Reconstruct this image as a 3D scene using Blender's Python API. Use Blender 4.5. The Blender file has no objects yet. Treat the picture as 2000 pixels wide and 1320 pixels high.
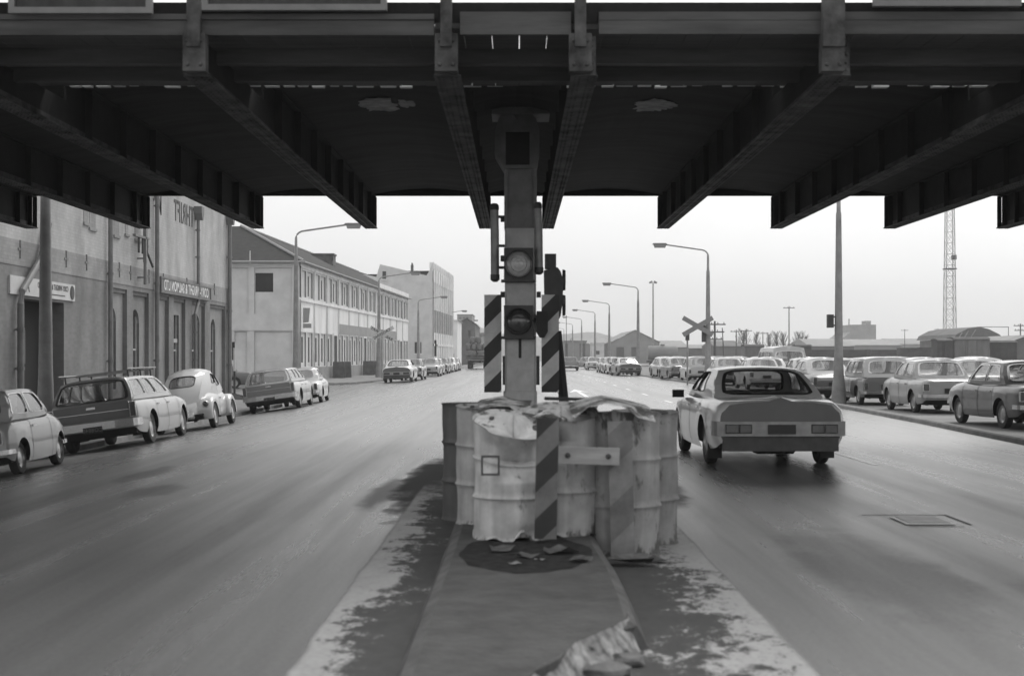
import bpy, bmesh, math, random
from mathutils import Vector, Matrix, noise
R = math.radians
random.seed(7)
sc = bpy.context.scene
COL = sc.collection
F = 2800.0; EYE = 1.55; CX = 1010.0; HY = 695.0

# ------------------------------------------------------------------ materials
MATS = {}
def pm(name, c, rough=.7, var=.2, scale=2.0, bump=0.0, bscale=40, metal=0.0, coat=0.0, obcol=False, spec=.5, stretch=(1,1,1)):
    if name in MATS: return MATS[name]
    m = bpy.data.materials.new(name); m.use_nodes = True
    nt = m.node_tree; N = nt.nodes; L = nt.links
    b = N['Principled BSDF']
    b.inputs['Roughness'].default_value = rough
    b.inputs['Metallic'].default_value = metal
    b.inputs['Coat Weight'].default_value = coat
    b.inputs['Coat Roughness'].default_value = .08
    b.inputs['Specular IOR Level'].default_value = spec
    tc = N.new('ShaderNodeTexCoord'); mp = N.new('ShaderNodeMapping')
    mp.inputs['Scale'].default_value = stretch
    L.new(tc.outputs['Object'], mp.inputs['Vector'])
    nz = N.new('ShaderNodeTexNoise'); nz.inputs['Scale'].default_value = scale; nz.inputs['Detail'].default_value = 6
    nz.inputs['Roughness'].default_value = .62
    L.new(mp.outputs['Vector'], nz.inputs['Vector'])
    mr = N.new('ShaderNodeMapRange'); mr.inputs['From Min'].default_value = .3; mr.inputs['From Max'].default_value = .7
    mr.inputs['To Min'].default_value = 1 - var; mr.inputs['To Max'].default_value = 1 + var
    L.new(nz.outputs['Fac'], mr.inputs['Value'])
    mx = N.new('ShaderNodeMix'); mx.data_type = 'RGBA'; mx.blend_type = 'MULTIPLY'; mx.inputs['Factor'].default_value = 1
    if obcol:
        oi = N.new('ShaderNodeObjectInfo'); L.new(oi.outputs['Color'], mx.inputs['A'])
    else:
        mx.inputs['A'].default_value = (c, c, c, 1)
    L.new(mr.outputs['Result'], mx.inputs['B'])
    L.new(mx.outputs['Result'], b.inputs['Base Color'])
    if bump:
        n2 = N.new('ShaderNodeTexNoise'); n2.inputs['Scale'].default_value = bscale; n2.inputs['Detail'].default_value = 4
        L.new(mp.outputs['Vector'], n2.inputs['Vector'])
        bp = N.new('ShaderNodeBump'); bp.inputs['Strength'].default_value = bump; bp.inputs['Distance'].default_value = .02
        L.new(n2.outputs['Fac'], bp.inputs['Height']); L.new(bp.outputs['Normal'], b.inputs['Normal'])
    MATS[name] = m
    return m

def glass_mat(name, tint, refl=1.0):
    m = bpy.data.materials.new(name); m.use_nodes = True
    nt = m.node_tree; N = nt.nodes; L = nt.links
    N.remove(N['Principled BSDF'])
    out = N['Material Output']
    tr = N.new('ShaderNodeBsdfTransparent'); tr.inputs['Color'].default_value = (tint, tint, tint, 1)
    gl = N.new('ShaderNodeBsdfGlossy'); gl.inputs['Roughness'].default_value = .03; gl.inputs['Color'].default_value = (.95, .95, .95, 1)
    fr = N.new('ShaderNodeFresnel'); ge = N.new('ShaderNodeNewGeometry')
    mi = N.new('ShaderNodeMapRange'); mi.inputs['To Min'].default_value = 1.6; mi.inputs['To Max'].default_value = 1/1.6
    L.new(ge.outputs['Backfacing'], mi.inputs['Value']); L.new(mi.outputs['Result'], fr.inputs['IOR'])
    ml = N.new('ShaderNodeMath'); ml.operation = 'MULTIPLY_ADD'; ml.inputs[1].default_value = refl; ml.inputs[2].default_value = .04
    ml.use_clamp = True
    L.new(fr.outputs['Fac'], ml.inputs[0])
    mx = N.new('ShaderNodeMixShader')
    L.new(ml.outputs[0], mx.inputs['Fac']); L.new(tr.outputs[0], mx.inputs[1]); L.new(gl.outputs[0], mx.inputs[2])
    L.new(mx.outputs[0], out.inputs['Surface'])
    MATS[name] = m
    return m

M_paint = pm('car paint', .5, .38, .04, 3, coat=.9, obcol=True)
M_black = pm('black rubber', .018, .7, .15, 6)
M_dark = pm('dark underside', .012, .9, .1, 4)
M_tyre = pm('tyre', .028, .75, .25, 8)
M_chrome = pm('chrome', .55, .18, .1, 5, metal=.9)
M_hub = pm('hubcap steel', .42, .32, .2, 12, metal=.6)
M_lens = pm('lamp lens', .06, .15, .15, 20, coat=1)
M_lensw = pm('clear lamp lens', .5, .12, .1, 20, coat=1)
M_seat = pm('seat vinyl', .05, .55, .2, 8)
M_plate = pm('number plate', .015, .5, .1, 9)
M_platetxt = pm('plate letters', .16, .5, .1, 9)
M_glass = glass_mat('car glass', .74, 1.1)
M_winglass = glass_mat('window glass', .35, 1.0)
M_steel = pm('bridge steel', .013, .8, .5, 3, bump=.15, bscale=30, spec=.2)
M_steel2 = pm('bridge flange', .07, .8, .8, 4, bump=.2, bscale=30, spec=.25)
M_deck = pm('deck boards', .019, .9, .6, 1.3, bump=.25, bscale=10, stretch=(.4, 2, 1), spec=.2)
M_timber = pm('weathered timber', .068, .8, .45, 3, bump=.25, bscale=14, stretch=(.25, 4, 2))
M_frame = pm('painted frame', .17, .6, .18, 4, bump=.1, bscale=30)
M_panel = pm('hoarding back', .04, .8, .35, 2, bump=.1, bscale=12, stretch=(3, 1, .4))
M_conc = pm('concrete', .2, .85, .3, 2.2, bump=.25, bscale=25)
M_concd = pm('dark concrete', .13, .85, .4, 2, bump=.3, bscale=20)
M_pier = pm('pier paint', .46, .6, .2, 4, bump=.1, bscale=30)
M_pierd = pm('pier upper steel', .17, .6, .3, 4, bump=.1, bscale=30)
M_pole = pm('pole concrete', .27, .75, .22, 3, bump=.1, bscale=40)
M_lum = pm('luminaire grey', .22, .45, .15, 6)
M_galv = pm('galvanised steel', .3, .45, .25, 5, metal=.3)
M_iron = pm('dark iron', .05, .55, .3, 6)
M_white = pm('white paint', .62, .55, .15, 3)
M_signw = pm('white sign', .55, .5, .12, 2)
M_signd = pm('dark sign', .13, .5, .2, 2)
M_letter = pm('sign lettering', .72, .5, .1, 2)
M_letd = pm('dark lettering', .07, .7, .4, 4)
M_letg = pm('grey lettering', .07, .7, .3, 4)
M_roof = pm('roof slate', .03, .95, .35, 3, bump=.2, bscale=12)
M_cream = pm('cream render', .6, .8, .16, .7, bump=.06, bscale=40)
M_creamd = pm('grey trim paint', .3, .8, .15, 1.2)  # one grey for pilasters, sign band, reveals, gutter and bracket boards
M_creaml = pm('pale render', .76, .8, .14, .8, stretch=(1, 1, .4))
M_plinth = pm('plinth paint', .27, .8, .2, 1.5)
M_winframe = pm('window frame paint', .4, .6, .15, 4)
M_windark = pm('dark glazing', .03, .15, .3, 1.5)
M_wood = pm('plank', .33, .7, .25, 5, bump=.15, bscale=20, stretch=(.4, 3, 3))
M_drkstripe = pm('stripe black', .03, .6, .25, 6)
M_ltstripe = pm('stripe white', .55, .6, .2, 5)
M_rust = pm('rust debris', .07, .9, .6, 9, bump=.5, bscale=30)
M_far = pm('far building', .26, .9, .2, .3)
M_fard = pm('far dark building', .12, .9, .3, .4)
M_farroof = pm('far iron roof', .2, .7, .25, .6)
M_wagon = pm('rail wagon', .06, .8, .35, 1.2)
M_wagonl = pm('weathered rail wagon', .16, .8, .35, 1.2, stretch=(1, 1, .3))
M_bark = pm('bark', .1, .9, .3, 5)
M_hill = pm('hill bush', .1, 1, .4, .02)
M_bale = pm('wool bale jute', .17, .95, .3, 5, bump=.5, bscale=18)
M_brickpl = None

def brick_mat(name, c1, c2, mort, bump=.3):
    m = pm(name, c1, .88, .3, .8, stretch=(1, 1, .55))
    nt = m.node_tree; N = nt.nodes; L = nt.links; b = N['Principled BSDF']
    mx = [n for n in N if n.bl_idname == 'ShaderNodeMix'][0]
    tc = [n for n in N if n.bl_idname == 'ShaderNodeTexCoord'][0]
    sp = N.new('ShaderNodeSeparateXYZ'); L.new(tc.outputs['Object'], sp.inputs[0])
    ad = N.new('ShaderNodeMath'); ad.operation = 'ADD'; L.new(sp.outputs['X'], ad.inputs[0]); L.new(sp.outputs['Y'], ad.inputs[1])
    cb = N.new('ShaderNodeCombineXYZ'); L.new(ad.outputs[0], cb.inputs['X']); L.new(sp.outputs['Z'], cb.inputs['Y'])
    br = N.new('ShaderNodeTexBrick'); br.inputs['Scale'].default_value = 1
    br.inputs['Brick Width'].default_value = .23; br.inputs['Row Height'].default_value = .085; br.inputs['Mortar Size'].default_value = .008
    br.inputs['Color1'].default_value = (c1, c1, c1, 1); br.inputs['Color2'].default_value = (c2, c2, c2, 1); br.inputs['Mortar'].default_value = (mort, mort, mort, 1)
    L.new(cb.outputs[0], br.inputs['Vector']); L.new(br.outputs['Color'], mx.inputs['A'])
    bp = N.new('ShaderNodeBump'); bp.inputs['Strength'].default_value = bump; bp.inputs['Distance'].default_value = .01
    L.new(br.outputs['Color'], bp.inputs['Height']); L.new(bp.outputs['Normal'], b.inputs['Normal'])
    return m
M_bk_hi = brick_mat('painted upper brick', .43, .39, .36, .3)
M_bk_mid = brick_mat('middle band brick', .29, .25, .24, .3)
M_bk_lo = brick_mat('lower brick', .215, .18, .2, .4)
M_bk_pl = brick_mat('recess plaster', .27, .25, .25, .1)
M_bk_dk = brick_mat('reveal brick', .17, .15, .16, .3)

# ------------------------------------------------------------------ mesh helpers
def newbm(): return bmesh.new()

def box(bm, x0, x1, y0, y1, z0, z1, mi=0, mat=None):
    vs = [bm.verts.new(Vector(p)) for p in ((x0,y0,z0),(x1,y0,z0),(x1,y1,z0),(x0,y1,z0),(x0,y0,z1),(x1,y0,z1),(x1,y1,z1),(x0,y1,z1))]
    if mat is not None:
        for v in vs: v.co = mat @ v.co
    for f in ((0,3,2,1),(4,5,6,7),(0,1,5,4),(1,2,6,5),(2,3,7,6),(3,0,4,7)):
        bm.faces.new([vs[i] for i in f]).material_index = mi
    return vs

def quad(bm, a, b, c, d, mi=0):
    f = bm.faces.new([bm.verts.new(Vector(p)) for p in (a, b, c, d)]); f.material_index = mi; return f

def tube(bm, pts, rad, n=10, mi=0, caps=True):
    pts = [Vector(p) for p in pts]
    if not hasattr(rad, '__len__'): rad = [rad] * len(pts)
    rings = []
    for i, p in enumerate(pts):
        d = (pts[min(i+1, len(pts)-1)] - pts[max(i-1, 0)]).normalized()
        up = Vector((0, 0, 1)) if abs(d.z) < .95 else Vector((1, 0, 0))
        a = d.cross(up).normalized(); b = d.cross(a).normalized()
        rings.append([bm.verts.new(p + (a*math.cos(t*2*math.pi/n) + b*math.sin(t*2*math.pi/n))*rad[i]) for t in range(n)])
    for i in range(len(rings)-1):
        for t in range(n):
            bm.faces.new((rings[i][t], rings[i][(t+1) % n], rings[i+1][(t+1) % n], rings[i+1][t])).material_index = mi
    if caps:
        bm.faces.new(rings[0]).material_index = mi; bm.faces.new(rings[-1][::-1]).material_index = mi

def lathe(bm, prof, n=24, mi=0, axis='Z', centre=(0,0,0), caps=True):
    c = Vector(centre); rings = []
    for r, h in prof:
        ring = []
        for t in range(n):
            a = t*2*math.pi/n
            if axis == 'Z': p = Vector((r*math.cos(a), r*math.sin(a), h))
            elif axis == 'X': p = Vector((h, r*math.cos(a), r*math.sin(a)))
            else: p = Vector((r*math.cos(a), h, r*math.sin(a)))
            ring.append(bm.verts.new(c + p))
        rings.append(ring)
    for i in range(len(rings)-1):
        for t in range(n):
            bm.faces.new((rings[i][t], rings[i][(t+1) % n], rings[i+1][(t+1) % n], rings[i+1][t])).material_index = mi
    if caps:
        for rg in (rings[0], rings[-1]):
            f = bm.faces.new(rg); f.material_index = mi
    return rings

def prism(bm, poly, axis, a, b, mi=0):
    """poly = 2d outline; axis 'X': (y,z) outline extruded from x=a to b; 'Y': (x,z); 'Z': (x,y)"""
    def P(p, t):
        if axis == 'X': return Vector((t, p[0], p[1]))
        if axis == 'Y': return Vector((p[0], t, p[1]))
        return Vector((p[0], p[1], t))
    A = [bm.verts.new(P(p, a)) for p in poly]; B = [bm.verts.new(P(p, b)) for p in poly]
    bm.faces.new(A).material_index = mi; bm.faces.new(B[::-1]).material_index = mi
    n = len(poly)
    for i in range(n):
        bm.faces.new((A[i], B[i], B[(i+1) % n], A[(i+1) % n])).material_index = mi

def sweep(bm, path, th, z0, z1, mi=0):
    """upright bar swept along an xy path"""
    n = len(path); rings = []
    for i in range(n):
        p = Vector(path[i]).to_2d()
        d = (Vector(path[min(i+1, n-1)]).to_2d() - Vector(path[max(i-1, 0)]).to_2d()).normalized()
        nn = Vector((-d.y, d.x)) * th/2
        a = p + nn; b = p - nn
        rings.append([bm.verts.new(v) for v in ((a.x, a.y, z0), (b.x, b.y, z0), (b.x, b.y, z1), (a.x, a.y, z1))])
    for i in range(n-1):
        for t in range(4):
            bm.faces.new((rings[i][t], rings[i][(t+1) % 4], rings[i+1][(t+1) % 4], rings[i+1][t])).material_index = mi
    bm.faces.new(rings[0]).material_index = mi; bm.faces.new(rings[-1][::-1]).material_index = mi

def obj(name, bm, mats, parent=None, smooth=None, loc=None, merge=True):
    if merge: bmesh.ops.remove_doubles(bm, verts=bm.verts, dist=.0004)
    bmesh.ops.recalc_face_normals(bm, faces=bm.faces)
    me = bpy.data.meshes.new(name); bm.to_mesh(me); bm.free()
    for m in (mats if isinstance(mats, (list, tuple)) else [mats]): me.materials.append(m)
    if smooth is not None:
        for p in me.polygons: p.use_smooth = True
        me.set_sharp_from_angle(angle=R(smooth))
    o = bpy.data.objects.new(name, me); COL.objects.link(o)
    if parent: o.parent = parent
    if loc: o.location = loc
    return o

def tag(o, label, cat, group=None):
    o['label'] = label; o['category'] = cat
    if group: o['group'] = group
    return o
def empty(name, loc, rz=0, label=None, cat=None, group=None):
    o = bpy.data.objects.new(name, None); COL.objects.link(o); o.location = loc; o.rotation_euler = (0, 0, rz); o.empty_display_size = .2
    if label: tag(o, label, cat, group)
    return o
def struct(o): o['kind'] = 'structure'; return o
def kids(o): return [c for c in COL.objects if c.parent == o]
CH = {}
def copy_tree(o, parent=None, color=None):
    c = o.copy(); COL.objects.link(c)
    if parent: c.parent = parent
    for k in CH_of(o): copy_tree(k, c)
    return c
def CH_of(o):
    if o.name not in CH: CH[o.name] = [c for c in o.children]
    return CH[o.name]

def text_bm(bm, s, size, M, extrude=.004, mi=0, bold=0.0, space=1.0, mirror=True, sx=1.0):
    """text glyphs as mesh; local x right, y up; mirrored left-right as in the reversed photograph; M places it"""
    cu = bpy.data.curves.new('t', 'FONT'); cu.body = s; cu.size = size; cu.align_x = 'CENTER'; cu.align_y = 'CENTER'
    cu.extrude = extrude; cu.offset = bold; cu.space_character = space; cu.resolution_u = 3
    o = bpy.data.objects.new('t', cu); COL.objects.link(o)
    dg = bpy.context.evaluated_depsgraph_get()
    me = bpy.data.meshes.new_from_object(o.evaluated_get(dg))
    me.transform(M @ Matrix.Diagonal((-sx if mirror else sx, 1, 1, 1)))
    n0 = len(bm.faces); bm.from_mesh(me); bm.faces.ensure_lookup_table()
    for f in bm.faces[n0:]: f.material_index = mi
    bpy.data.objects.remove(o); bpy.data.curves.remove(cu); bpy.data.meshes.remove(me)

def relief(bm, O, U, Nn, u0, u1, v0, v1, rects, mi0=0):
    """wall face with stepped depths. rects: (u0,u1,v0,v1,depth,mat[,revealmat]) later wins; depth>0 goes into the wall"""
    O = Vector(O); U = Vector(U).normalized(); Nn = Vector(Nn).normalized(); Z = Vector((0, 0, 1))
    us = sorted({round(x, 4) for r in rects for x in r[:2] if u0 < x < u1} | {u0, u1})
    vs = sorted({round(x, 4) for r in rects for x in r[2:4] if v0 < x < v1} | {v0, v1})
    def P(u, v, d): return O + U*u + Z*v - Nn*d
    def cell(i, j):
        if i < 0 or j < 0 or i >= len(us)-1 or j >= len(vs)-1: return None
        uc = (us[i]+us[i+1])/2; vc = (vs[j]+vs[j+1])/2; d = 0; m = mi0; rm = mi0
        for r in rects:
            if r[0] < uc < r[1] and r[2] < vc < r[3]:
                d = r[4]; m = r[5]; rm = r[6] if len(r) > 6 else m
        return d, m, rm
    G = {(i, j): cell(i, j) for i in range(len(us)-1) for j in range(len(vs)-1)}
    for (i, j), (d, m, rm) in G.items():
        a, b, c, e = us[i], us[i+1], vs[j], vs[j+1]
        quad(bm, P(a, c, d), P(b, c, d), P(b, e, d), P(a, e, d), m)
        r = G.get((i+1, j))
        if r and abs(r[0]-d) > 1e-5:
            q = r[2] if r[0] > d else rm
            quad(bm, P(b, c, d), P(b, c, r[0]), P(b, e, r[0]), P(b, e, d), q)
        t = G.get((i, j+1))
        if t and abs(t[0]-d) > 1e-5:
            q = t[2] if t[0] > d else rm
            quad(bm, P(a, e, d), P(b, e, d), P(b, e, t[0]), P(a, e, t[0]), q)
    return P

# ------------------------------------------------------------------ interpolation
def pch(pts):
    xs = [p[0] for p in pts]; ys = [p[1] for p in pts]; n = len(xs)
    if n == 2: return lambda x: ys[0] + (ys[1]-ys[0])*min(1, max(0, (x-xs[0])/(xs[1]-xs[0])))
    h = [xs[i+1]-xs[i] for i in range(n-1)]; d = [(ys[i+1]-ys[i])/h[i] for i in range(n-1)]
    m = [d[0]] + [0 if d[i-1]*d[i] <= 0 else 2*d[i-1]*d[i]/(d[i-1]+d[i]) for i in range(1, n-1)] + [d[-1]]
    def f(x):
        if x <= xs[0]: return ys[0]
        if x >= xs[-1]: return ys[-1]
        i = 0
        while x > xs[i+1]: i += 1
        t = (x-xs[i])/h[i]
        return ((2*t**3-3*t**2+1)*ys[i] + (t**3-2*t*t+t)*h[i]*m[i] + (-2*t**3+3*t*t)*ys[i+1] + (t**3-t*t)*h[i]*m[i+1])
    return f
# ==================================================================== CARS
WF = pch([(0, .93), (.15, .975), (.4, 1.0), (.72, .995), (.92, .972), (1, .925)])

def wheel(parent, x, y, r, w=.17, hub='plain'):
    s = 1 if x > 0 else -1
    bm = newbm()
    prof = [(r*.62, -w*.45), (r*.8, -w*.5), (r*.95, -w*.46), (r, -w*.34), (r, w*.34), (r*.95, w*.46), (r*.8, w*.5), (r*.62, w*.45)]
    lathe(bm, prof, 28, 0, 'X', caps=False)
    lathe(bm, [(r*.62, w*.45*s), (r*.6, w*.3*s), (r*.5, w*.22*s), (r*.2, w*.22*s), (.001, w*.22*s)], 28, 1, 'X', caps=False)
    lathe(bm, [(r*.62, -w*.45*s), (.001, -w*.3*s)], 28, 2, 'X', caps=False)
    o = obj('wheel', bm, [M_tyre, M_hub, M_dark], parent, 40, (x, y, r))
    bm = newbm()
    lathe(bm, [(r*.42, w*.28*s), (r*.4, w*.34*s), (r*.25, w*.42*s), (r*.1, w*.46*s), (.001, w*.47*s)], 24, 0, 'X', caps=False)
    obj('hubcap', bm, M_hub, o, 40)
    return o

def cell_ring(bm, P, c, h, rr=.3, mi=0, m=6, full=True):
    """P(u,v)->Vector; c cell rect, h hole rect; returns hole outline points (u,v)"""
    hu, hv = (h[0]+h[1])/2, (h[2]+h[3])/2; a, b = (h[1]-h[0])/2, (h[3]-h[2])/2
    def outline(scale=1.0):
        pts = []
        k = rr
        for side in range(4):
            for i in range(m):
                t = -1 + 2*i/m
                q = [(t, -1), (1, t), (-t, 1), (-1, -t)][side]
                x, y = q
                # round the corners
                ax, ay = abs(x), abs(y)
                if ax > 1-k and ay > 1-k:
                    dx, dy = (ax-(1-k))/k, (ay-(1-k))/k
                    l = math.hypot(dx, dy); mx = max(dx, dy)
                    dx, dy = dx/l*mx, dy/l*mx
                    x = math.copysign(1-k+dx*k, x); y = math.copysign(1-k+dy*k, y)
                pts.append((hu + a*x*scale, hv + b*y*scale))
        return pts
    H = outline()
    if full:
        C = []
        for side in range(4):
            for i in range(m):
                t = i/m
                C.append([(c[0]+(c[1]-c[0])*t, c[2]), (c[1], c[2]+(c[3]-c[2])*t), (c[1]-(c[1]-c[0])*t, c[3]), (c[0], c[3]-(c[3]-c[2])*t)][side])
        vc = [bm.verts.new(P(*q)) for q in C]; vh = [bm.verts.new(P(*q)) for q in H]
        n = len(H)
        for i in range(n):
            bm.faces.new((vc[i], vc[(i+1) % n], vh[(i+1) % n], vh[i])).material_index = mi
    return H, outline

def solid_cell(bm, P, c, nu=4, nv=4, mi=0):
    g = [[bm.verts.new(P(c[0]+(c[1]-c[0])*i/nu, c[2]+(c[3]-c[2])*j/nv)) for j in range(nv+1)] for i in range(nu+1)]
    for i in range(nu):
        for j in range(nv):
            bm.faces.new((g[i][j], g[i+1][j], g[i+1][j+1], g[i][j+1])).material_index = mi

def pane(parent, P, outline, centre, trim, name='window', off=.012):
    bm = newbm()
    e = 1e-3
    def N(u, v):
        a = P(u+e, v)-P(u-e, v); b = P(u, v+e)-P(u, v-e)
        n = a.cross(b); n.normalize(); return n
    nn = N(*centre)
    pc = P(*centre)
    if nn.dot(pc - Vector((0, 0, .9))) < 0: nn = -nn
    A = [bm.verts.new(P(*q) + nn*.006) for q in outline(1.03)]
    B = [bm.verts.new(P(*q) + nn*.008) for q in outline(.95)]
    C = [bm.verts.new(P(*q) - nn*off) for q in outline(.94)]
    n = len(A)
    for i in range(n):
        j = (i+1) % n
        bm.faces.new((A[i], A[j], B[j], B[i])).material_index = 0
        bm.faces.new((B[i], B[j], C[j], C[i])).material_index = 0
    D = [bm.verts.new(P(*q) - nn*off) for q in outline(.94)]
    cv = bm.verts.new(P(*centre) - nn*off)
    for i in range(n): bm.faces.new((D[i], D[(i+1) % n], cv)).material_index = 1
    return obj(name, bm, [trim, M_glass], parent, 50)

def make_car(name, s, color, detail=True):
    root = empty(name, (0, 0, 0))
    L, W = s['L'], s['W']; y0, y1 = -L/2, L/2
    top, sh, wid, low = pch(s['top']), pch(s['sh']), pch(s['wid']), pch(s['low'])
    wr, ra = s['wr'], s['ra']; wy = s['wy']
    ys = set(round(y0 + L*i/46, 4) for i in range(47))
    ys |= {round(y0+d, 4) for d in (.012, .03, .06, .1)} | {round(y1-d, 4) for d in (.012, .03, .06, .1)}
    for c in wy:
        ys = {y for y in ys if not (c-ra-.03 < y < c+ra+.03)}
        ys |= {round(c-ra*math.cos(math.pi*i/14), 4) for i in range(15)} | {round(c-ra-.004, 4), round(c+ra+.004, 4)}
    doors = s.get('doors', [])
    for a, b in doors: ys |= {a, b}
    ys = sorted(ys)
    def lowe(y):
        z = low(y)
        for c in wy:
            if abs(y-c) <= ra+.0005: z = max(z, wr + math.sqrt(max(0, ra*ra-(y-c)**2)))
        return z
    peak = s.get('peak', 0)
    def prof(y):
        w = wid(y); zs = sh(y); zt = top(y); zn = low(y); z0 = min(lowe(y), zs-.03)
        ts = [0, .16, .38, .6, .8, .93, 1]
        pts = []
        for t in ts:
            z = z0 + (zs-z0)*t
            pts.append((w*WF((z-zn)/(zs-zn)), z))
        # flare over the wheels
        for c in wy:
            q = abs(y-c)/(ra*1.35)
            if q < 1: pts = [(x+.018*(1-q*q)*(1 if i < 4 else .3), z) for i, (x, z) in enumerate(pts)]
        pk = peak*math.exp(-((y-y0)/.5)**2)
        cr = s.get('crown', .6)
        pts += [(w*.84, zs+(zt-zs)*cr), (w*.55, zt-.012*0+(zs-zt)*.12), (w*.2, zt), (0, zt+pk)]
        return pts
    bm = newbm(); dbs = {}
    rows = [(y, prof(y)) for y in ys]
    npt = len(rows[0][1])
    for sgn in (1, -1):
        for k in range(len(rows)-1):
            ya, pa = rows[k]; yb, pb = rows[k+1]; ym = (ya+yb)/2
            for i in range(npt-1):
                tgt = bm
                for di, (da, db) in enumerate(doors):
                    if da < ym < db and i < 6: tgt = dbs.setdefault((sgn, di), newbm())
                q = [(pa[i], ya), (pb[i], yb), (pb[i+1], yb), (pa[i+1], ya)]
                f = tgt.faces.new([tgt.verts.new((sgn*p[0], y, p[1])) for p, y in q])
            # wheel well
            for c in wy:
                if abs(ym-c) < ra:
                    quad(bm, (sgn*pa[0][0], ya, pa[0][1]), (sgn*pb[0][0], yb, pb[0][1]), (sgn*(pb[0][0]-.32), yb, pb[0][1]), (sgn*(pa[0][0]-.32), ya, pa[0][1]), 1)
        for c in wy:
            w = wid(c)*.93-.3
            vs = [bm.verts.new((sgn*w, c-ra*1.05, .2)), bm.verts.new((sgn*w, c+ra*1.05, .2)), bm.verts.new((sgn*w, c+ra*1.05, wr+ra*1.02)), bm.verts.new((sgn*w, c-ra*1.05, wr+ra*1.02))]
            bm.faces.new(vs).material_index = 1
    for y, p in (rows[0], rows[-1]):
        if s.get('tailcap') and y == rows[0][0]:
            cbm = newbm(); cbm.faces.new([cbm.verts.new((x, y, z)) for x, z in p] + [cbm.verts.new((-x, y, z)) for x, z in p[-2::-1]])
            tc_ = obj('tail_panel', cbm, pm('tail panel paint', .1, .45, .1, 4, coat=.5), root); tc_['label'] = 'dark tail panel'; continue
        f = bm.faces.new([bm.verts.new((x, y, z)) for x, z in p] + [bm.verts.new((-x, y, z)) for x, z in p[-2::-1]])
    zb = s.get('floor', .24)
    box(bm, -W*.62, W*.62, y0+.25, y1-.25, zb, zb+.1, 1)
    for ya, yb in ((y0+.12, wy[0]-ra), (wy[0]+ra, wy[1]-ra), (wy[1]+ra, y1-.12)):
        box(bm, -W*.88, W*.88, ya, yb, zb+.03, zb+.16, 1)
    body = obj('body', bm, [M_paint, M_dark], root, 38); body.color = (color, color, color, 1)
    for (sgn, di), db in dbs.items():
        da, de = doors[di]
        for yy in (da, de):
            p = prof(yy)[:7]
            for i in range(6):
                a, b = p[i], p[i+1]
                quad(db, (sgn*(a[0]+.003), yy-.006, a[1]), (sgn*(a[0]+.003), yy+.006, a[1]), (sgn*(b[0]+.003), yy+.006, b[1]), (sgn*(b[0]+.003), yy-.006, b[1]), 1)
        d = obj('door', db, [M_paint, M_black], root, 38); d.color = (color, color, color, 1)
        if detail:
            bm = newbm(); yh = da+.14; zz = sh(yh)-.1
            xx = wid(yh)*WF((zz-low(yh))/(sh(yh)-low(yh)))
            box(bm, min(sgn*xx, sgn*(xx+.025)), max(sgn*xx, sgn*(xx+.025)), yh-.07, yh+.07, zz-.014, zz+.014)
            obj('door_handle', bm, M_chrome, d)
    # greenhouse
    g = s['gh']; wb, wt, zr = g['wb'], g['wt'], g['zr']; cr = g.get('crown', .05); bul = g.get('bul', .05); lc = g.get('lc', .02)
    yrb, yrt, yft, yfb = g['y']; wbr = g.get('wbr', wb); wtr = g.get('wtr', wt); zrb = g.get('zrb'); rb = g.get('rbul', .0)
    def side(sg):
        def P(u, v):
            yb_ = yrb+(yfb-yrb)*u; yt_ = yrt+(yft-yrt)*u
            zbse = top(yb_)-.03 if zrb is None else (zrb + (top(yfb)-.03-zrb)*u)
            xb_ = wbr+(wb-wbr)*min(1, u*1.6); xt_ = wtr+(wt-wtr)*min(1, u*1.6)
            x = xb_+(xt_-xb_)*v + .035*math.sin(math.pi*v) + .025*math.sin(math.pi*u)
            y = yb_+(yt_-yb_)*v
            if rb: y -= rb*math.sin(math.pi*v)*(1-u)**2
            z = zbse+(zr+lc*math.sin(math.pi*u)-zbse)*v + rb*.35*math.sin(math.pi*v)*(1-u)**2
            return Vector((sg*x, y, z))
        return P
    SL, SR = side(-1), side(1)
    def roof(q, t):
        a, b = SL(t, 1), SR(t, 1); p = a.lerp(b, (q+1)/2)
        k = 1-abs(q)**2.6
        p.z += cr*k; p.y += bul*(1-q*q)*(t**4-(1-t)**4)
        return p
    def endp(t):
        def P(u, v):       # u in -1..1
            a, b = SL(t, v), SR(t, v)
            p = a.lerp(b, (u+1)/2); k = 1-abs(u)**2.6
            p.z += cr*k*v*v; p.y += bul*(1-u*u)*(1 if t > .5 else -1)*(1+.6*(1-v))
            return p
        return P
    bm = newbm()
    n = 12
    G = [[bm.verts.new(roof(-1+2*i/n, j/14)) for i in range(n+1)] for j in range(15)]
    for j in range(14):
        for i in range(n): bm.faces.new((G[j][i], G[j][i+1], G[j+1][i+1], G[j+1][i]))
    panes = []
    for Pf in (SL, SR):
        u = 0.0; wl = g['side']
        for k, (a, b, v0, v1) in enumerate(wl):
            c0 = u; c1 = (b+wl[k+1][0])/2 if k < len(wl)-1 else 1.0
            if a-u > .1: solid_cell(bm, Pf, (u, a-.03, 0, 1)); c0 = a-.03
            H, ol = cell_ring(bm, Pf, (c0, c1, 0, 1), (a, b, v0, v1), g.get('rr', .25)); u = c1
            panes.append((Pf, ol, ((a+b)/2, (v0+v1)/2)))
    for t, hole in ((0, g['rear']), (1, g['front'])):
        Pf = endp(t)
        if hole is None: solid_cell(bm, Pf, (-1, 1, 0, 1), 8, 6); continue
        if hole[2] > .3:
            solid_cell(bm, Pf, (-1, 1, 0, hole[2]-.06), 10, 8); cb = hole[2]-.06
        else: cb = 0
        H, ol = cell_ring(bm, Pf, (-1, 1, cb, 1), hole, g.get('rrend', .3), m=10)
        panes.append((Pf, ol, ((hole[0]+hole[1])/2, (hole[2]+hole[3])/2)))
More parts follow.
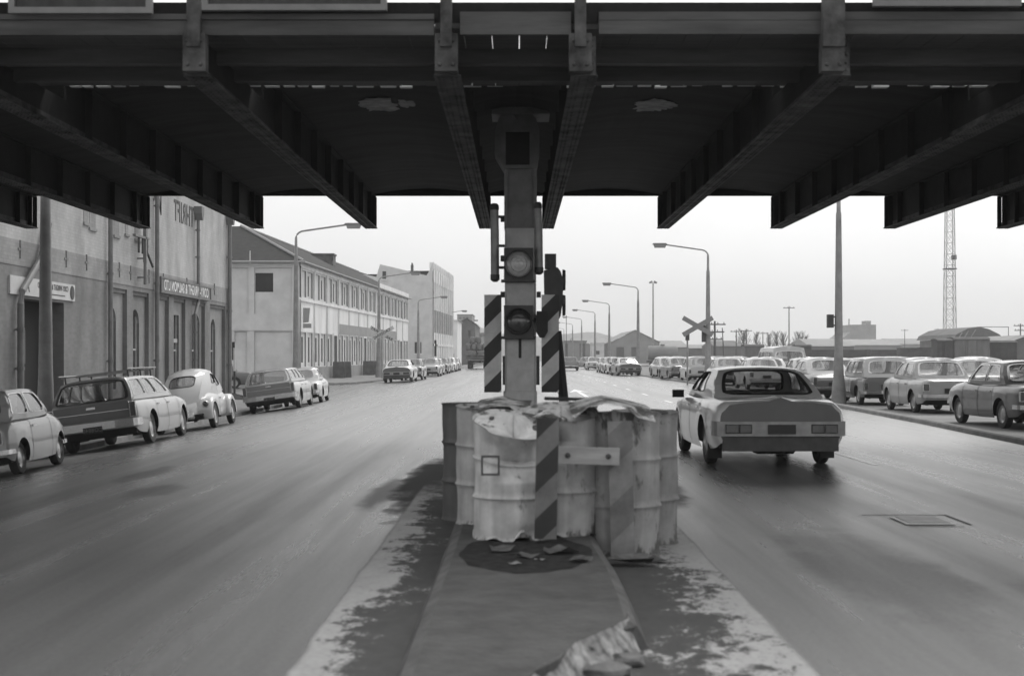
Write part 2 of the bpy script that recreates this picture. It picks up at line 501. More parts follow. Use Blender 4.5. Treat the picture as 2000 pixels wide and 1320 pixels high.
    rf = obj('roof', bm, M_paint, root, 42); rc = s.get('roofcol', color); rf.color = (rc, rc, rc, 1)
    for Pf, ol, c in panes: pane(root, Pf, ol, c, s.get('trim', M_chrome))
    # interior
    bm = newbm()
    zc = top((yrb+yfb)/2)
    for yb in s.get('seats', ((yrb+yrt)/2+.55, (yft+yfb)/2-.75)):
        box(bm, -W*.68, W*.68, yb-.1, yb+.42, .4, .52, 0); 
        M = Matrix.Translation((0, yb-.1, .5)) @ Matrix.Rotation(R(12), 4, 'X')
        box(bm, -W*.68, -.03, -.08, .06, 0, zc-.46, 0, M); box(bm, .03, W*.68, -.08, .06, 0, zc-.46, 0, M)
    box(bm, -W*.75, W*.75, yfb-.35, yfb-.08, zc-.25, zc-.06, 0)
    box(bm, -W*.75, W*.75, yrb+.08, yfb, .33, .36, 0)
    obj('seat', bm, M_seat, root)
    tk_ = s.get('track', W*.99-.12)
    for x, y in ((tk_, wy[0]), (-tk_, wy[0]), (tk_, wy[1]), (-tk_, wy[1])): wheel(root, x, y, wr, s.get('tw', .16))
    # bumpers
    for e, (yy, sg) in enumerate(((y0, -1), (y1, 1))):
        bz, bh = s['bump'][e]
        w = wid(yy+(-sg)*.1)+.015
        bm = newbm()
        w -= .02
        sweep(bm, [(-w-.01, yy-sg*.3), (-w-.008, yy-sg*.06), (-w+.02, yy-sg*.0), (-w+.09, yy+sg*.035), (-w*.5, yy+sg*.055), (w*.5, yy+sg*.055), (w-.09, yy+sg*.035), (w-.02, yy-sg*.0), (w+.008, yy-sg*.06), (w+.01, yy-sg*.3)], .03, bz-bh/2, bz+bh/2)
        obj('bumper', bm, s.get('bumpmat', M_chrome), root)
    for (xa, xb, za, zb2) in s['tail']:
        for sg in (1, -1):
            bm = newbm(); x_a, x_b = sorted((sg*xa, sg*xb)); ty = s.get('taily', y0)
            box(bm, x_a-.012, x_b+.012, ty-.012, ty+.05, za-.012, zb2+.012, 1); box(bm, x_a, x_b, ty-.022, ty, za, zb2, 0)
            obj('tail_light', bm, [M_lens, s.get('trim', M_chrome)], root)
    for sg in (1, -1):
        bm = newbm(); hx, hz, hr = s['head']
        lathe(bm, [(hr, -.05), (hr, .02), (hr*.9, .03), (hr*.5, .05), (.001, .055)], 18, 0, 'Y', (sg*hx, y1, hz), caps=False)
        obj('headlight', bm, M_lensw, root, 40)
    bm = newbm(); hx, hz, hr = s['head']
    box(bm, -hx+hr+.02, hx-hr-.02, y1-.02, y1+.015, hz-.09, hz+.07)
    obj('grille', bm, M_black, root)
    pz, py = s.get('plate', (bz, y0-.06))
    bm = newbm(); box(bm, -.19, .19, py-.012, py+.01, pz-.065, pz+.065, 0)
    if s.get('platetext'):
        text_bm(bm, s['platetext'], .105, Matrix.Translation((0, py-.014, pz)) @ Matrix.Rotation(R(90), 4, 'X'), .001, 1, .001, 1.1)
    obj('number_plate', bm, [M_plate, M_platetxt], root, merge=False)
    return root

def hw(W, L, r=.1, tail=.93, nose=.88):
    y0, y1 = -L/2, L/2
    return [(y0, W*(tail-.05)), (y0+.06, W*tail), (y0+.35, W*.985), (y0+L*.3, W), (y1-L*.3, W), (y1-.4, W*.96), (y1-.08, W*nose), (y1, W*(nose-.06))]

SPEC = {}
# large 1970s sedan seen from behind
SPEC['sedan'] = dict(L=4.7, W=.93, wr=.325, ra=.385, wy=(-1.27, 1.5), floor=.24, tailcap=1,
    top=[(-2.35, .925), (-2.2, .95), (-1.3, .98), (0, .96), (.95, .97), (1.9, .9), (2.25, .82), (2.35, .74)],
    sh=[(-2.35, .80), (-2.2, .85), (-1.3, .90), (0, .9), (1, .9), (2.0, .82), (2.35, .68)],
    low=[(-2.35, .36), (-2.1, .28), (-1.7, .24), (0, .2), (1.9, .24), (2.35, .34)],
    wid=hw(.93, 4.7, tail=.95), doors=[(-.88, .02), (.04, 1.02)], peak=.05,
    gh=dict(wb=.80, wt=.61, wbr=.77, wtr=.60, zr=1.335, crown=.045, bul=.07, y=(-1.55, -.75, .3, 1.08), side=[(.34, .585, .2, .9), (.615, .93, .2, .9)], rear=(-.84, .84, .12, .92), front=(-.9, .9, .12, .92), rr=.2, rrend=.28),
    bump=((.55, .2), (.5, .14)), tail=[(.42, .57, .5, .6), (.6, .76, .5, .6)], head=(.68, .66, .09), plate=(.545, -2.44), trim=M_black, bumpmat=M_galv, taily=-2.42)
# its estate version
SPEC['estate'] = dict(L=4.85, W=.93, wr=.325, ra=.385, wy=(-1.3, 1.56), floor=.24,
    top=[(-2.42, .93), (-2.3, .97), (0, .97), (1.0, .97), (1.95, .9), (2.3, .82), (2.42, .74)],
    sh=[(-2.42, .86), (-2.3, .9), (0, .9), (1, .9), (2.05, .82), (2.42, .68)],
    low=[(-2.42, .4), (-2.2, .3), (-1.75, .25), (0, .2), (1.9, .24), (2.42, .34)],
    wid=hw(.93, 4.85, tail=.97), doors=[(-.86, .04), (.06, 1.06)],
    gh=dict(wb=.80, wt=.64, zr=1.40, crown=.045, bul=.04, y=(-2.36, -2.08, .35, 1.14), side=[(.05, .33, .2, .9), (.365, .6, .2, .9), (.625, .93, .2, .9)], rear=(-.9, .9, .1, .9), front=(-.9, .9, .12, .92), rr=.14, rrend=.2),
    bump=((.5, .15), (.5, .14)), tail=[(.77, .87, .62, .9)], head=(.68, .66, .09), plate=(.43, -2.5), seats=(-.6, .35))
# two-box baby saloon
SPEC['small'] = dict(L=3.05, W=.70, wr=.255, ra=.3, wy=(-.98, 1.03), floor=.17, tw=.14,
    top=[(-1.525, .78), (-1.45, .83), (-1.1, .87), (0, .87), (.7, .9), (1.1, .86), (1.4, .78), (1.525, .66)],
    sh=[(-1.525, .7), (-1.4, .78), (0, .82), (.7, .82), (1.2, .76), (1.525, .56)],
    low=[(-1.525, .3), (-1.3, .22), (0, .17), (1.3, .22), (1.525, .3)], wid=hw(.70, 3.05, tail=.93, nose=.9), doors=[(-.5, .52)], crown=.75,
    gh=dict(wb=.635, wt=.53, zr=1.29, crown=.05, bul=.06, y=(-1.34, -1.12, .22, .68), side=[(.06, .45, .18, .88), (.49, .92, .18, .88)], rear=(-.8, .8, .2, .86), front=(-.9, .9, .16, .92), rr=.3, rrend=.4),
    bump=((.37, .07), (.37, .07)), tail=[(.46, .56, .5, .68)], head=(.5, .6, .09), plate=(.55, -1.54), seats=(-.75, 0))
# boxy 1960s saloon
SPEC['saloon'] = dict(L=4.1, W=.80, wr=.3, ra=.345, wy=(-1.12, 1.28), floor=.22, tw=.15,
    top=[(-2.05, .86), (-1.95, .9), (-1.2, .94), (0, .93), (.85, .95), (1.7, .88), (2.0, .8), (2.05, .74)],
    sh=[(-2.05, .8), (-1.9, .86), (0, .87), (.9, .87), (1.8, .8), (2.05, .68)],
    low=[(-2.05, .36), (-1.8, .26), (0, .2), (1.8, .26), (2.05, .36)], wid=hw(.80, 4.1, tail=.95, nose=.9), doors=[(-.72, .06), (.08, .92)], crown=.8,
    gh=dict(wb=.71, wt=.59, zr=1.36, crown=.05, bul=.06, y=(-1.25, -.86, .32, .9), side=[(.09, .45, .16, .9), (.485, .93, .16, .9)], rear=(-.86, .86, .14, .9), front=(-.9, .9, .12, .92), rr=.18, rrend=.22),
    bump=((.47, .09), (.47, .09)), tail=[(.6, .74, .6, .78)], head=(.58, .66, .085), plate=(.6, -2.07))
# rounded older saloon
SPEC['rounded'] = dict(L=4.2, W=.82, wr=.31, ra=.35, wy=(-1.15, 1.3), floor=.22, tw=.15,
    top=[(-2.1, .7), (-2.0, .8), (-1.6, .9), (-1.0, .96), (0, .94), (.85, .98), (1.6, .93), (2.0, .8), (2.1, .66)],
    sh=[(-2.1, .62), (-1.9, .78), (0, .86), (.9, .88), (1.7, .84), (2.1, .6)],
    low=[(-2.1, .36), (-1.8, .26), (0, .2), (1.8, .26), (2.1, .36)], wid=hw(.82, 4.2, tail=.88, nose=.86), doors=[(-.72, .06), (.08, .92)], crown=.72,
    gh=dict(wb=.71, wt=.57, zr=1.38, crown=.08, bul=.09, y=(-1.32, -.78, .22, .88), side=[(.12, .46, .2, .86), (.49, .9, .2, .86)], rear=(-.78, .78, .2, .86), front=(-.86, .86, .16, .9), rr=.4, rrend=.5),
    bump=((.45, .08), (.45, .08)), tail=[(.6, .7, .56, .78)], head=(.58, .7, .09), plate=(.56, -2.13))
# small upright hatch / van
SPEC['van'] = dict(L=3.7, W=.76, wr=.29, ra=.335, wy=(-1.05, 1.2), floor=.22, tw=.15,
    top=[(-1.85, .86), (-1.78, .9), (0, .9), (.85, .93), (1.4, .9), (1.75, .78), (1.85, .66)],
    sh=[(-1.85, .8), (-1.7, .84), (0, .85), (.9, .85), (1.5, .78), (1.85, .58)],
    low=[(-1.85, .34), (-1.6, .26), (0, .2), (1.6, .26), (1.85, .34)], wid=hw(.76, 3.7, tail=.96, nose=.86), doors=[(-.02, .9)], crown=.8,
    gh=dict(wb=.69, wt=.61, zr=1.42, crown=.06, bul=.04, y=(-1.8, -1.66, .28, .9), side=[(.08, .34, .2, .86), (.37, .6, .2, .86), (.64, .93, .2, .86)], rear=(-.8, .8, .2, .84), front=(-.9, .9, .14, .92), rr=.25, rrend=.3),
    bump=((.4, .08), (.42, .08)), tail=[(.6, .7, .5, .7)], head=(.54, .64, .09), plate=(.58, -1.87), seats=(-.5, .3))
# high minibus
SPEC['minibus'] = dict(L=4.4, W=.95, wr=.33, ra=.38, wy=(-1.3, 1.4), floor=.3, tw=.16,
    top=[(-2.2, 1.05), (-2.1, 1.1), (0, 1.1), (1.2, 1.1), (1.9, 1.0), (2.2, .85)],
    sh=[(-2.2, .95), (-2.0, 1.02), (0, 1.02), (1.4, 1.0), (2.2, .8)],
    low=[(-2.2, .4), (-1.8, .32), (0, .28), (1.9, .32), (2.2, .4)], wid=hw(.95, 4.4, tail=.96, nose=.9), doors=[(.3, 1.15)], crown=.8,
    gh=dict(wb=.88, wt=.78, zr=1.92, crown=.1, bul=.05, y=(-2.15, -2.0, .9, 1.35), side=[(.06, .26, .2, .78), (.3, .5, .2, .78), (.54, .72, .2, .78), (.76, .95, .2, .78)], rear=(-.84, .84, .2, .76), front=(-.9, .9, .14, .86), rr=.2, rrend=.25),
    bump=((.5, .1), (.5, .1)), tail=[(.78, .86, .6, .85)], head=(.66, .75, .1), plate=(.62, -2.22), seats=(-.9, 0, .8))

def make_beetle(color):
    s = dict(L=4.03, W=.64, wr=.315, ra=.2, wy=(-1.22, 1.18), floor=.24, tw=.15, track=.68,
        top=[(-2.0, .42), (-1.9, .58), (-1.5, .8), (-.9, .93), (0, .92), (.75, .95), (1.2, .9), (1.6, .78), (1.85, .6), (2.0, .42)],
        sh=[(-2.0, .36), (-1.85, .48), (-1.5, .66), (-.9, .82), (0, .84), (.8, .84), (1.4, .7), (2.0, .36)],
        low=[(-2.0, .3), (-1.5, .26), (0, .24), (1.6, .26), (2.0, .3)],
        wid=[(-2.0, .28), (-1.85, .4), (-1.4, .52), (-.7, .68), (0, .7), (.7, .68), (1.2, .6), (1.7, .52), (1.9, .46), (2.0, .3)], doors=[(-.22, .72)], crown=.72,
        gh=dict(wb=.635, wt=.5, wbr=.42, wtr=.47, zr=1.40, crown=.11, bul=.1, lc=.06, rbul=.16, zrb=.6, y=(-1.68, -.62, .2, .72), side=[(.47, .63, .5, .88), (.665, .93, .36, .86)], rear=(-.66, .66, .52, .84), front=(-.86, .86, .45, .9), rr=.45, rrend=.45),
        bump=((.4, .1), (.4, .1)), tail=[], head=(.5, .55, .02), plate=(.5, -1.95), seats=(-.5, .2), trim=M_black)
    root = make_car('beetle_car', s, color)
    for o in list(root.children):
        if o.name.startswith(('headlight', 'grille')): bpy.data.objects.remove(o)
    for sg in (1, -1):
        for yc, r0, fl in ((-1.22, .44, 1), (1.18, .44, -1)):
            bm = newbm(); n, m = 18, 8; g = []
            for i in range(n+1):
                a = math.pi*1.06*i/n - .06
                row = []
                for j in range(m+1):
                    t = j/m
                    x = .42 + .36*math.sin(t*math.pi*.5)**.75
                    rr = r0*(1.1 - .22*t**3) * (1+.05*math.sin(a))
                    yy = yc + rr*math.cos(a)*1.12 ; zz = .31 + rr*math.sin(a)
                    row.append(bm.verts.new((sg*x, yy, max(.22, zz))))
                row.append(bm.verts.new((sg*.77, yc + r0*.8*math.cos(a)*1.08, max(.22, .31 + r0*.8*math.sin(a)))))
                g.append(row)
            for i in range(n):
                for j in range(m+1): bm.faces.new((g[i][j], g[i+1][j], g[i+1][j+1], g[i][j+1]))
            # inner dark
            box(bm, min(sg*.4, sg*.55), max(sg*.4, sg*.55), yc-.4, yc+.4, .25, .62, 1)
            f = obj('fender', bm, [M_paint, M_dark], root, 60); f.color = (color, color, color, 1)
            bm = newbm()
            if yc < 0:
                lathe(bm, [(.075, .05), (.075, -.04), (.06, -.07), (.001, -.085)], 16, 0, 'Y', (sg*.62, yc-.44, .64), caps=False)
                obj('tail_light', bm, M_lens, root, 40)
            else:
                lathe(bm, [(.095, -.1), (.095, .06), (.07, .1), (.001, .12)], 16, 0, 'Y', (sg*.6, yc+.4, .6), caps=False)
                obj('headlight', bm, M_lensw, root, 40)
        bm = newbm(); box(bm, min(sg*.62, sg*.8), max(sg*.62, sg*.8), -.8, .76, .25, .3)
        obj('running_board', bm, M_black, root)
    return root
# ==================================================================== GROUND
def at(x, y, Y): return ((x-CX)/F*Y, Y, EYE+(HY-y)/F*Y)
KERB = [(8.2, -5), (8.55, 12), (8.8, 24.8), (9.25, 33), (9.62, 43.4), (9.72, 62), (9.7, 84), (9.5, 111), (9.4, 150), (9.4, 260), (9.4, 420)]
def lk(Y): return -9.4 if Y < 60 else -9.3+.02*(Y-80)
def camber(x, y):
    k = 1.0 if y < 60 else max(.3, 1-.7*(y-60)/28)
    return -.012*max(0, -max(x, -9.4)-3)**2*k

def road_mat():
    m = bpy.data.materials.new('wet asphalt'); m.use_nodes = True
    nt = m.node_tree; N = nt.nodes; L = nt.links; b = N['Principled BSDF']
    tc = N.new('ShaderNodeTexCoord')
    def nz(scale, st, detail=5, rough=.6, dist=0):
        mp = N.new('ShaderNodeMapping'); mp.inputs['Scale'].default_value = st; L.new(tc.outputs['Object'], mp.inputs['Vector'])
        n = N.new('ShaderNodeTexNoise'); n.inputs['Scale'].default_value = scale; n.inputs['Detail'].default_value = detail; n.inputs['Roughness'].default_value = rough
        n.inputs['Distortion'].default_value = dist
        L.new(mp.outputs['Vector'], n.inputs['Vector']); return n.outputs['Fac']
    def rng(v, a, b_, c, d):
        r = N.new('ShaderNodeMapRange'); r.inputs['From Min'].default_value = a; r.inputs['From Max'].default_value = b_
        r.inputs['To Min'].default_value = c; r.inputs['To Max'].default_value = d; L.new(v, r.inputs['Value']); return r.outputs['Result']
    def mul(a, b_, op='MULTIPLY'):
        k = N.new('ShaderNodeMath'); k.operation = op; L.new(a, k.inputs[0])
        if isinstance(b_, (int, float)): k.inputs[1].default_value = b_
        else: L.new(b_, k.inputs[1])
        return k.outputs[0]
    big = nz(.3, (1.0, .1, 1), 3); track = nz(1.3, (1, .02, 1), 5, .6, .1); grit = nz(90, (1, 1, 1), 3, .8); mid = nz(3.5, (1, .07, 1), 6, .62, .2)
    grain = nz(28, (1, 1, 1), 5, .75)
    col = mul(rng(track, .3, .7, .65, 1.4), rng(grit, .2, .8, .45, 1.55)); col = mul(col, rng(grain, .3, .7, .68, 1.32))
    col = mul(col, rng(mid, .3, .7, .85, 1.15)); col = mul(col, .095)
    rg = mul(mul(rng(track, .3, .7, .075, -.07), rng(mid, .3, .7, .03, -.03), 'ADD'), rng(big, .35, .65, .27, .33), 'ADD')
    b.inputs['IOR'].default_value = 2.1
    def const(v):
        k = N.new('ShaderNodeValue'); k.outputs[0].default_value = v; return k.outputs[0]
    def mixf(f, a_, b_):
        k = N.new('ShaderNodeMix'); k.data_type = 'FLOAT'; L.new(f, k.inputs['Factor']); L.new(a_, k.inputs['A']); L.new(b_, k.inputs['B']); return k.outputs['Result']
    def ss(v, lo, hi):
        r = N.new('ShaderNodeMapRange'); r.interpolation_type = 'SMOOTHSTEP'; r.inputs['From Min'].default_value = lo; r.inputs['From Max'].default_value = hi; L.new(v, r.inputs['Value']); return r.outputs['Result']
    sp = N.new('ShaderNodeSeparateXYZ'); L.new(tc.outputs['Object'], sp.inputs[0]); X, Y = sp.outputs['X'], sp.outputs['Y']
    fine = nz(6, (1, .6, 1), 12, .76, .3); lowf = nz(.55, (1, .7, 1), 2); rag = nz(2.2, (1, .5, 1), 8, .7)
    ragc = mul(rag, -.5, 'ADD')
    # long tar seams and cracks
    for cx_ in (6.35, -5.3):
        d = mul(mul(mul(X, -cx_, 'ADD'), mul(ragc, .35), 'ADD'), 0, 'ADD'); ab = N.new('ShaderNodeMath'); ab.operation = 'ABSOLUTE'; L.new(d, ab.inputs[0])
        f = mul(ss(ab.outputs[0], .03, .012), rng(lowf, .4, .6, .0, .5)); col = mixf(f, col, const(.025)); rg = mixf(f, rg, const(.4))
    spec = mul(rng(grain, .3, .7, .5, 1.0), rng(track, .35, .65, .7, 1.0))
    # soft ragged stains of dry dirt
    for cx_, cy_, rx_, ry_, st in ((-1.12, 17.9, .3, 3.8, .95), (-1.5, 16.4, .2, 1.8, .35), (1.6, 16.6, .3, 1.8, .6), (-5.0, 19.5, .25, 1.4, .3), (-4.2, 16.6, .3, .9, .22), (2.6, 10.5, .5, 2.4, .2), (3.6, 8.2, .4, 1.6, .2)):
        dx = mul(mul(X, -cx_, 'ADD'), 1/rx_); dy = mul(mul(Y, -cy_, 'ADD'), 1/ry_)
        d = mul(mul(mul(dx, dx), mul(dy, dy), 'ADD'), mul(ragc, 3.2), 'ADD')
        f = mul(ss(d, 1.5, .3), st); col = mixf(f, col, const(.03)); rg = mixf(f, rg, const(.85)); spec = mixf(f, spec, const(.15))
    # dirt and worn paint on both sides of the island
    xl = mul(mul(X, 1.13, 'ADD'), mul(ragc, .1), 'ADD'); xr = mul(mul(mul(X, -1.0), 1.47, 'ADD'), mul(ragc, .06), 'ADD')
    zone = mul(mul(ss(xl, -.01, .03), ss(xr, -.01, .03)), ss(mul(Y, mul(ragc, 6), 'ADD'), 17.5, 15.5))
    dirtc = mul(rng(fine, .3, .7, .6, 1.5), .032)
    col = mixf(zone, col, dirtc); rg = mixf(zone, rg, const(.85)); spec = mixf(zone, spec, const(.2))
    el = rng(xl, 0, .5, 1, 0); er = rng(xr, 0, .8, 1, 0); mxm = N.new('ShaderNodeMath'); mxm.operation = 'MAXIMUM'; L.new(el, mxm.inputs[0]); L.new(er, mxm.inputs[1])
    e = mul(mul(mxm.outputs[0], .6), -.27, 'ADD')
    pmk = ss(mul(mul(e, mul(mul(fine, -.5, 'ADD'), 1.5), 'ADD'), mul(mul(mul(lowf, -.5, 'ADD'), 1.3), mul(mul(grain, -.5, 'ADD'), .6), 'ADD'), 'ADD'), -.03, .1)
    pmk = mul(pmk, zone); pmk = mul(pmk, rng(grain, .3, .7, .7, 1.0))
    col = mixf(pmk, col, mul(rng(fine, .3, .7, .75, 1.2), .3)); rg = mixf(pmk, rg, const(.55)); spec = mixf(pmk, spec, const(.4))
    cc = N.new('ShaderNodeCombineColor')
    for i in range(3): L.new(col, cc.inputs[i])
    L.new(cc.outputs[0], b.inputs['Base Color']); L.new(rg, b.inputs['Roughness']); L.new(spec, b.inputs['Specular IOR Level'])
    bp = N.new('ShaderNodeBump'); bp.inputs['Strength'].default_value = .3; bp.inputs['Distance'].default_value = .005
    L.new(mul(mul(grit, grain, 'ADD'), mul(fine, zone), 'ADD'), bp.inputs['Height']); L.new(bp.outputs['Normal'], b.inputs['Normal'])
    return m
M_road = road_mat()

def sheet(name, poly, z, mat):
    bm = newbm(); bm.faces.new([bm.verts.new((x, y, z)) for x, y in poly]); 
    bmesh.ops.triangulate(bm, faces=bm.faces)
    o = obj(name, bm, mat); 
    for p in o.data.polygons:
        if p.normal.z < 0: p.flip()
    return struct(o)

M_dirt = pm('yard ground', .11, .8, .5, .5, bump=.4, bscale=3)
bm = newbm(); quad(bm, (-900, -60, -.6), (900, -60, -.6), (900, 1500, -.6), (-900, 1500, -.6))
struct(obj('ground', bm, M_dirt))
kx = pch(list((y, x) for x, y in KERB))
bm = newbm(); rows = []
for y in [-8, 0, 4, 8, 12, 16, 20, 24, 28, 32, 36, 40, 45, 50, 55, 60, 63, 66, 70, 75, 80, 84, 88, 92, 100, 111, 130, 150, 180, 220, 260, 320, 420]:
    row = []
    xs = [-70, -30, -14, -9.4] + [-9.4+.4*i for i in range(1, 17)] + [-1.5, 0, 2, 4, 6, 8]
    for x in xs: row.append(bm.verts.new((x, y, camber(x, y))))
    row.append(bm.verts.new((kx(y), y, 0))); rows.append(row)
for a, b in zip(rows, rows[1:]):
    for i in range(len(a)-1): bm.faces.new((a[i], a[i+1], b[i+1], b[i]))
struct(obj('road', bm, M_road, smooth=30))
# car park apron and kerbs
M_yard = pm('car park gravel', .14, .75, .5, .6, bump=.4, bscale=5)
sheet('car_park', [(x+.16, y) for x, y in KERB] + [(400, 420), (400, -5)], .03, M_yard)
bm = newbm()
for a, b in zip(KERB, KERB[1:]):
    vs = []
    for (x, y) in (a, b): vs.append([bm.verts.new(p) for p in ((x, y, -.01), (x+.015, y, .08), (x+.04, y, .105), (x+.17, y, .105), (x+.17, y, 0))])
    for i in range(4): bm.faces.new((vs[0][i], vs[0][i+1], vs[1][i+1], vs[1][i]))
struct(obj('kerb', bm, M_conc))
# left footpaths
def footpath(pts_in, wall):
    bm = newbm(); A = []
    for (x, y), (wx, wy_) in zip(pts_in, wall):
        zk = camber(x, y)
        A.append([bm.verts.new(p) for p in ((x, y, zk-.05), (x-.02, y, zk+.12), (x-.16, y, zk+.135), (wx, wy_, zk+.17))])
    for a, b in zip(A, A[1:]):
        for i in range(3): bm.faces.new((a[i], b[i], b[i+1], a[i+1]))
    # end faces
    for e in (A[0], A[-1]):
        bm.faces.new([e[0], e[1], e[2], e[3], bm.verts.new((e[3].co.x, e[3].co.y, -.01))])
    return struct(obj('footpath', bm, M_conc))
footpath([(-9.4, -5), (-9.4, 30), (-9.4, 57.5), (-9.9, 60.2), (-10.8, 61.2)], [(-12.2, -5), (-12.2, 30), (-12.2, 57.5), (-12.2, 60.2), (-12.2, 61.2)])
ys_ = [90.5, 93, 97, 103, 110, 120, 135, 150, 170, 200, 260, 420]
footpath([(-10.8, 85.2), (-9.8, 87)] + [(lk(y), y) for y in ys_], [(-13.6, 85.2), (-13.6, 87)] + [(min(-13.4+.042*(y-84), lk(y)-2), y) for y in ys_])
# road markings
M_mark = pm('road paint', .8, .3, .3, 5, spec=1.0)
def marks(quads_):
    bm = newbm()
    for x0, x1, y0, y1, sk in quads_: quad(bm, (x0, y0, .004), (x1, y0, .004), (x1+sk, y1, .004), (x0+sk, y1, .004))
    return struct(obj('road_marking', bm, M_mark))
marks([(5.05+.01*i, 5.15+.01*i, 20.4+9*i, 22.9+9*i, 0) for i in range(-1, 16)])
bm = newbm()
for P_ in ([(2.55, 54), (2.72, 54), (2.72, 62), (2.55, 62)], [(2.2, 60.5), (2.635, 66), (3.07, 60.5), (2.635, 62.2)]):
    bm.faces.new([bm.verts.new((x, y, .008)) for x, y in P_])
struct(obj('road_marking', bm, M_mark))
# manhole in its patched trench
bm = newbm()
for x0, x1, y0, y1 in ((3.36, 4.15, 13.95, 13.985), (4.15, 4.18, 13.15, 13.985), (3.56, 4.06, 13.0, 13.025)): quad(bm, (x0, y0, .004), (x1, y0, .004), (x1, y1, .004), (x0, y1, .004))
struct(obj('road_patch', bm, pm('tar joint', .035, .6, .3, 6)))
mh = empty('manhole_cover', (3.8, 13.45, .004), 0, 'square pale concrete manhole cover set in the right hand lane', 'manhole')
bm = newbm(); box(bm, -.23, .23, -.3, .3, .002, .008); obj('frame', bm, M_signw, mh)
bm = newbm(); box(bm, -.19, .19, -.25, .25, .009, .014); obj('lid', bm, M_galv, mh)
# central island: concrete with a broken off nose on the right
def island():
    bm = newbm()
    top = [(-.47, 5.6), (-.1, 5.6), (-.02, 5.95), (.08, 6.35), (.2, 6.62), (.27, 6.95), (.4, 7.2), (.5, 7.42), (.585, 7.6), (.6, 8.4), (.6, 9.6), (.57, 10.4), (.57, 14), (.57, 28.4), (.3, 28.9), (-.2, 28.9), (-.46, 28.4), (-.46, 14), (-.46, 10.4), (-.47, 8)]
    def ring(k, z, jit=0):
        o = []
        c = Vector((.06, 0))
        for x, y in top:
            brk = (x > -.15 and y < 7.55)
            kk = k if not brk else 0
            xx = x + (kk if x > .06 else -kk) + (kk*.4 if brk else 0); yy = y - (kk if y < 7.5 and x < -.15 else 0) + (kk if y > 28 else 0)
            o.append(bm.verts.new((xx, yy, z)))
        return o
    r2 = ring(-.012, .156); r1 = ring(.05, .12); r0 = ring(.12, -.01)
    n = len(top)
    for a, b in ((r0, r1), (r1, r2)):
        for i in range(n): bm.faces.new((a[i], a[(i+1) % n], b[(i+1) % n], b[i])).material_index = 1
    bm.faces.new(r2)
    return struct(obj('traffic_island', bm, [pm('worn island concrete', .046, .8, .5, 3.5, bump=.5, bscale=22), pm('worn kerb edge', .075, .8, .6, 3, bump=.5, bscale=20)]))
isl = island()
def broken_edge():
    bm = newbm(); top = [(.06, 6.28), (.1, 6.45), (.2, 6.66), (.28, 6.97), (.41, 7.22), (.5, 7.43), (.592, 7.62), (.608, 7.85)]
    n, m = 44, 5; g = []
    for i in range(n+1):
        t = i/n*(len(top)-1); k = min(int(t), len(top)-2); f = t-k
        x = top[k][0]+(top[k+1][0]-top[k][0])*f; y = top[k][1]+(top[k+1][1]-top[k][1])*f
        row = []
        wdt = .15*(1-.5*abs(i/n-.55)*2)*(1+.5*noise.noise(Vector((i*.45, 3, 1))))
        for j in range(m+1):
            u = j/m; q = noise.noise(Vector((i*.16, j*.35, 2.0)))+.5*noise.noise(Vector((i*.5, j*.8, 5.0)))
            q2 = noise.noise(Vector((i*.9, j*1.1, 8.0)))
            row.append(bm.verts.new((x+u*wdt*.55+.007*q2*min(1, u*4), y-u*wdt+.007*q2*min(1, u*4), .157-.155*u**.9+.012*q2*min(1, u*4)*(1-u))))
        g.append(row)
    for i in range(n):
        for j in range(m): bm.faces.new((g[i][j], g[i+1][j], g[i+1][j+1], g[i][j+1]))
    return obj('broken_edge', bm, pm('fresh broken concrete', .24, .9, .9, 11, bump=.6, bscale=22), isl)
broken_edge()
# painted remains on the broken edge and the lower broken slab
def rubble(name, label, pts, size, mat, n=5, seed=1, cat='rubble', group=None):
    rnd = random.Random(seed)
    for i, (x, y, z, s, lab) in enumerate(pts):
        bm = newbm(); bmesh.ops.create_icosphere(bm, subdivisions=2, radius=1)
        for v in bm.verts:
            q = v.co.normalized(); k = 1 + .5*noise.noise(q*1.7 + Vector((seed*3.1+i*7, i*1.3, 0)))
            v.co = Vector((q.x*k*s*1.3, q.y*k*s, max(-.3*s, q.z*k*s*.5)))
        o = obj(name, bm, mat, smooth=25, loc=(x, y, z)); tag(o, lab, cat, group)
rubble('concrete_chunk', '', [
    (.18, 6.28, .03, .13, 'pale broken concrete lump at the foot of the island edge nearest the camera'),
    (.42, 6.85, .04, .10, 'whitish concrete fragment lying against the broken island corner'),
    (.55, 7.2, .03, .07, 'small whitish chip beside the sharp corner of the island'),
    (.32, 6.5, .01, .06, 'grey concrete crumb fallen on the road by the island break')], .1, pm('broken concrete', .14, .9, .4, 8, bump=.4), seed=4, group='broken concrete by the island')
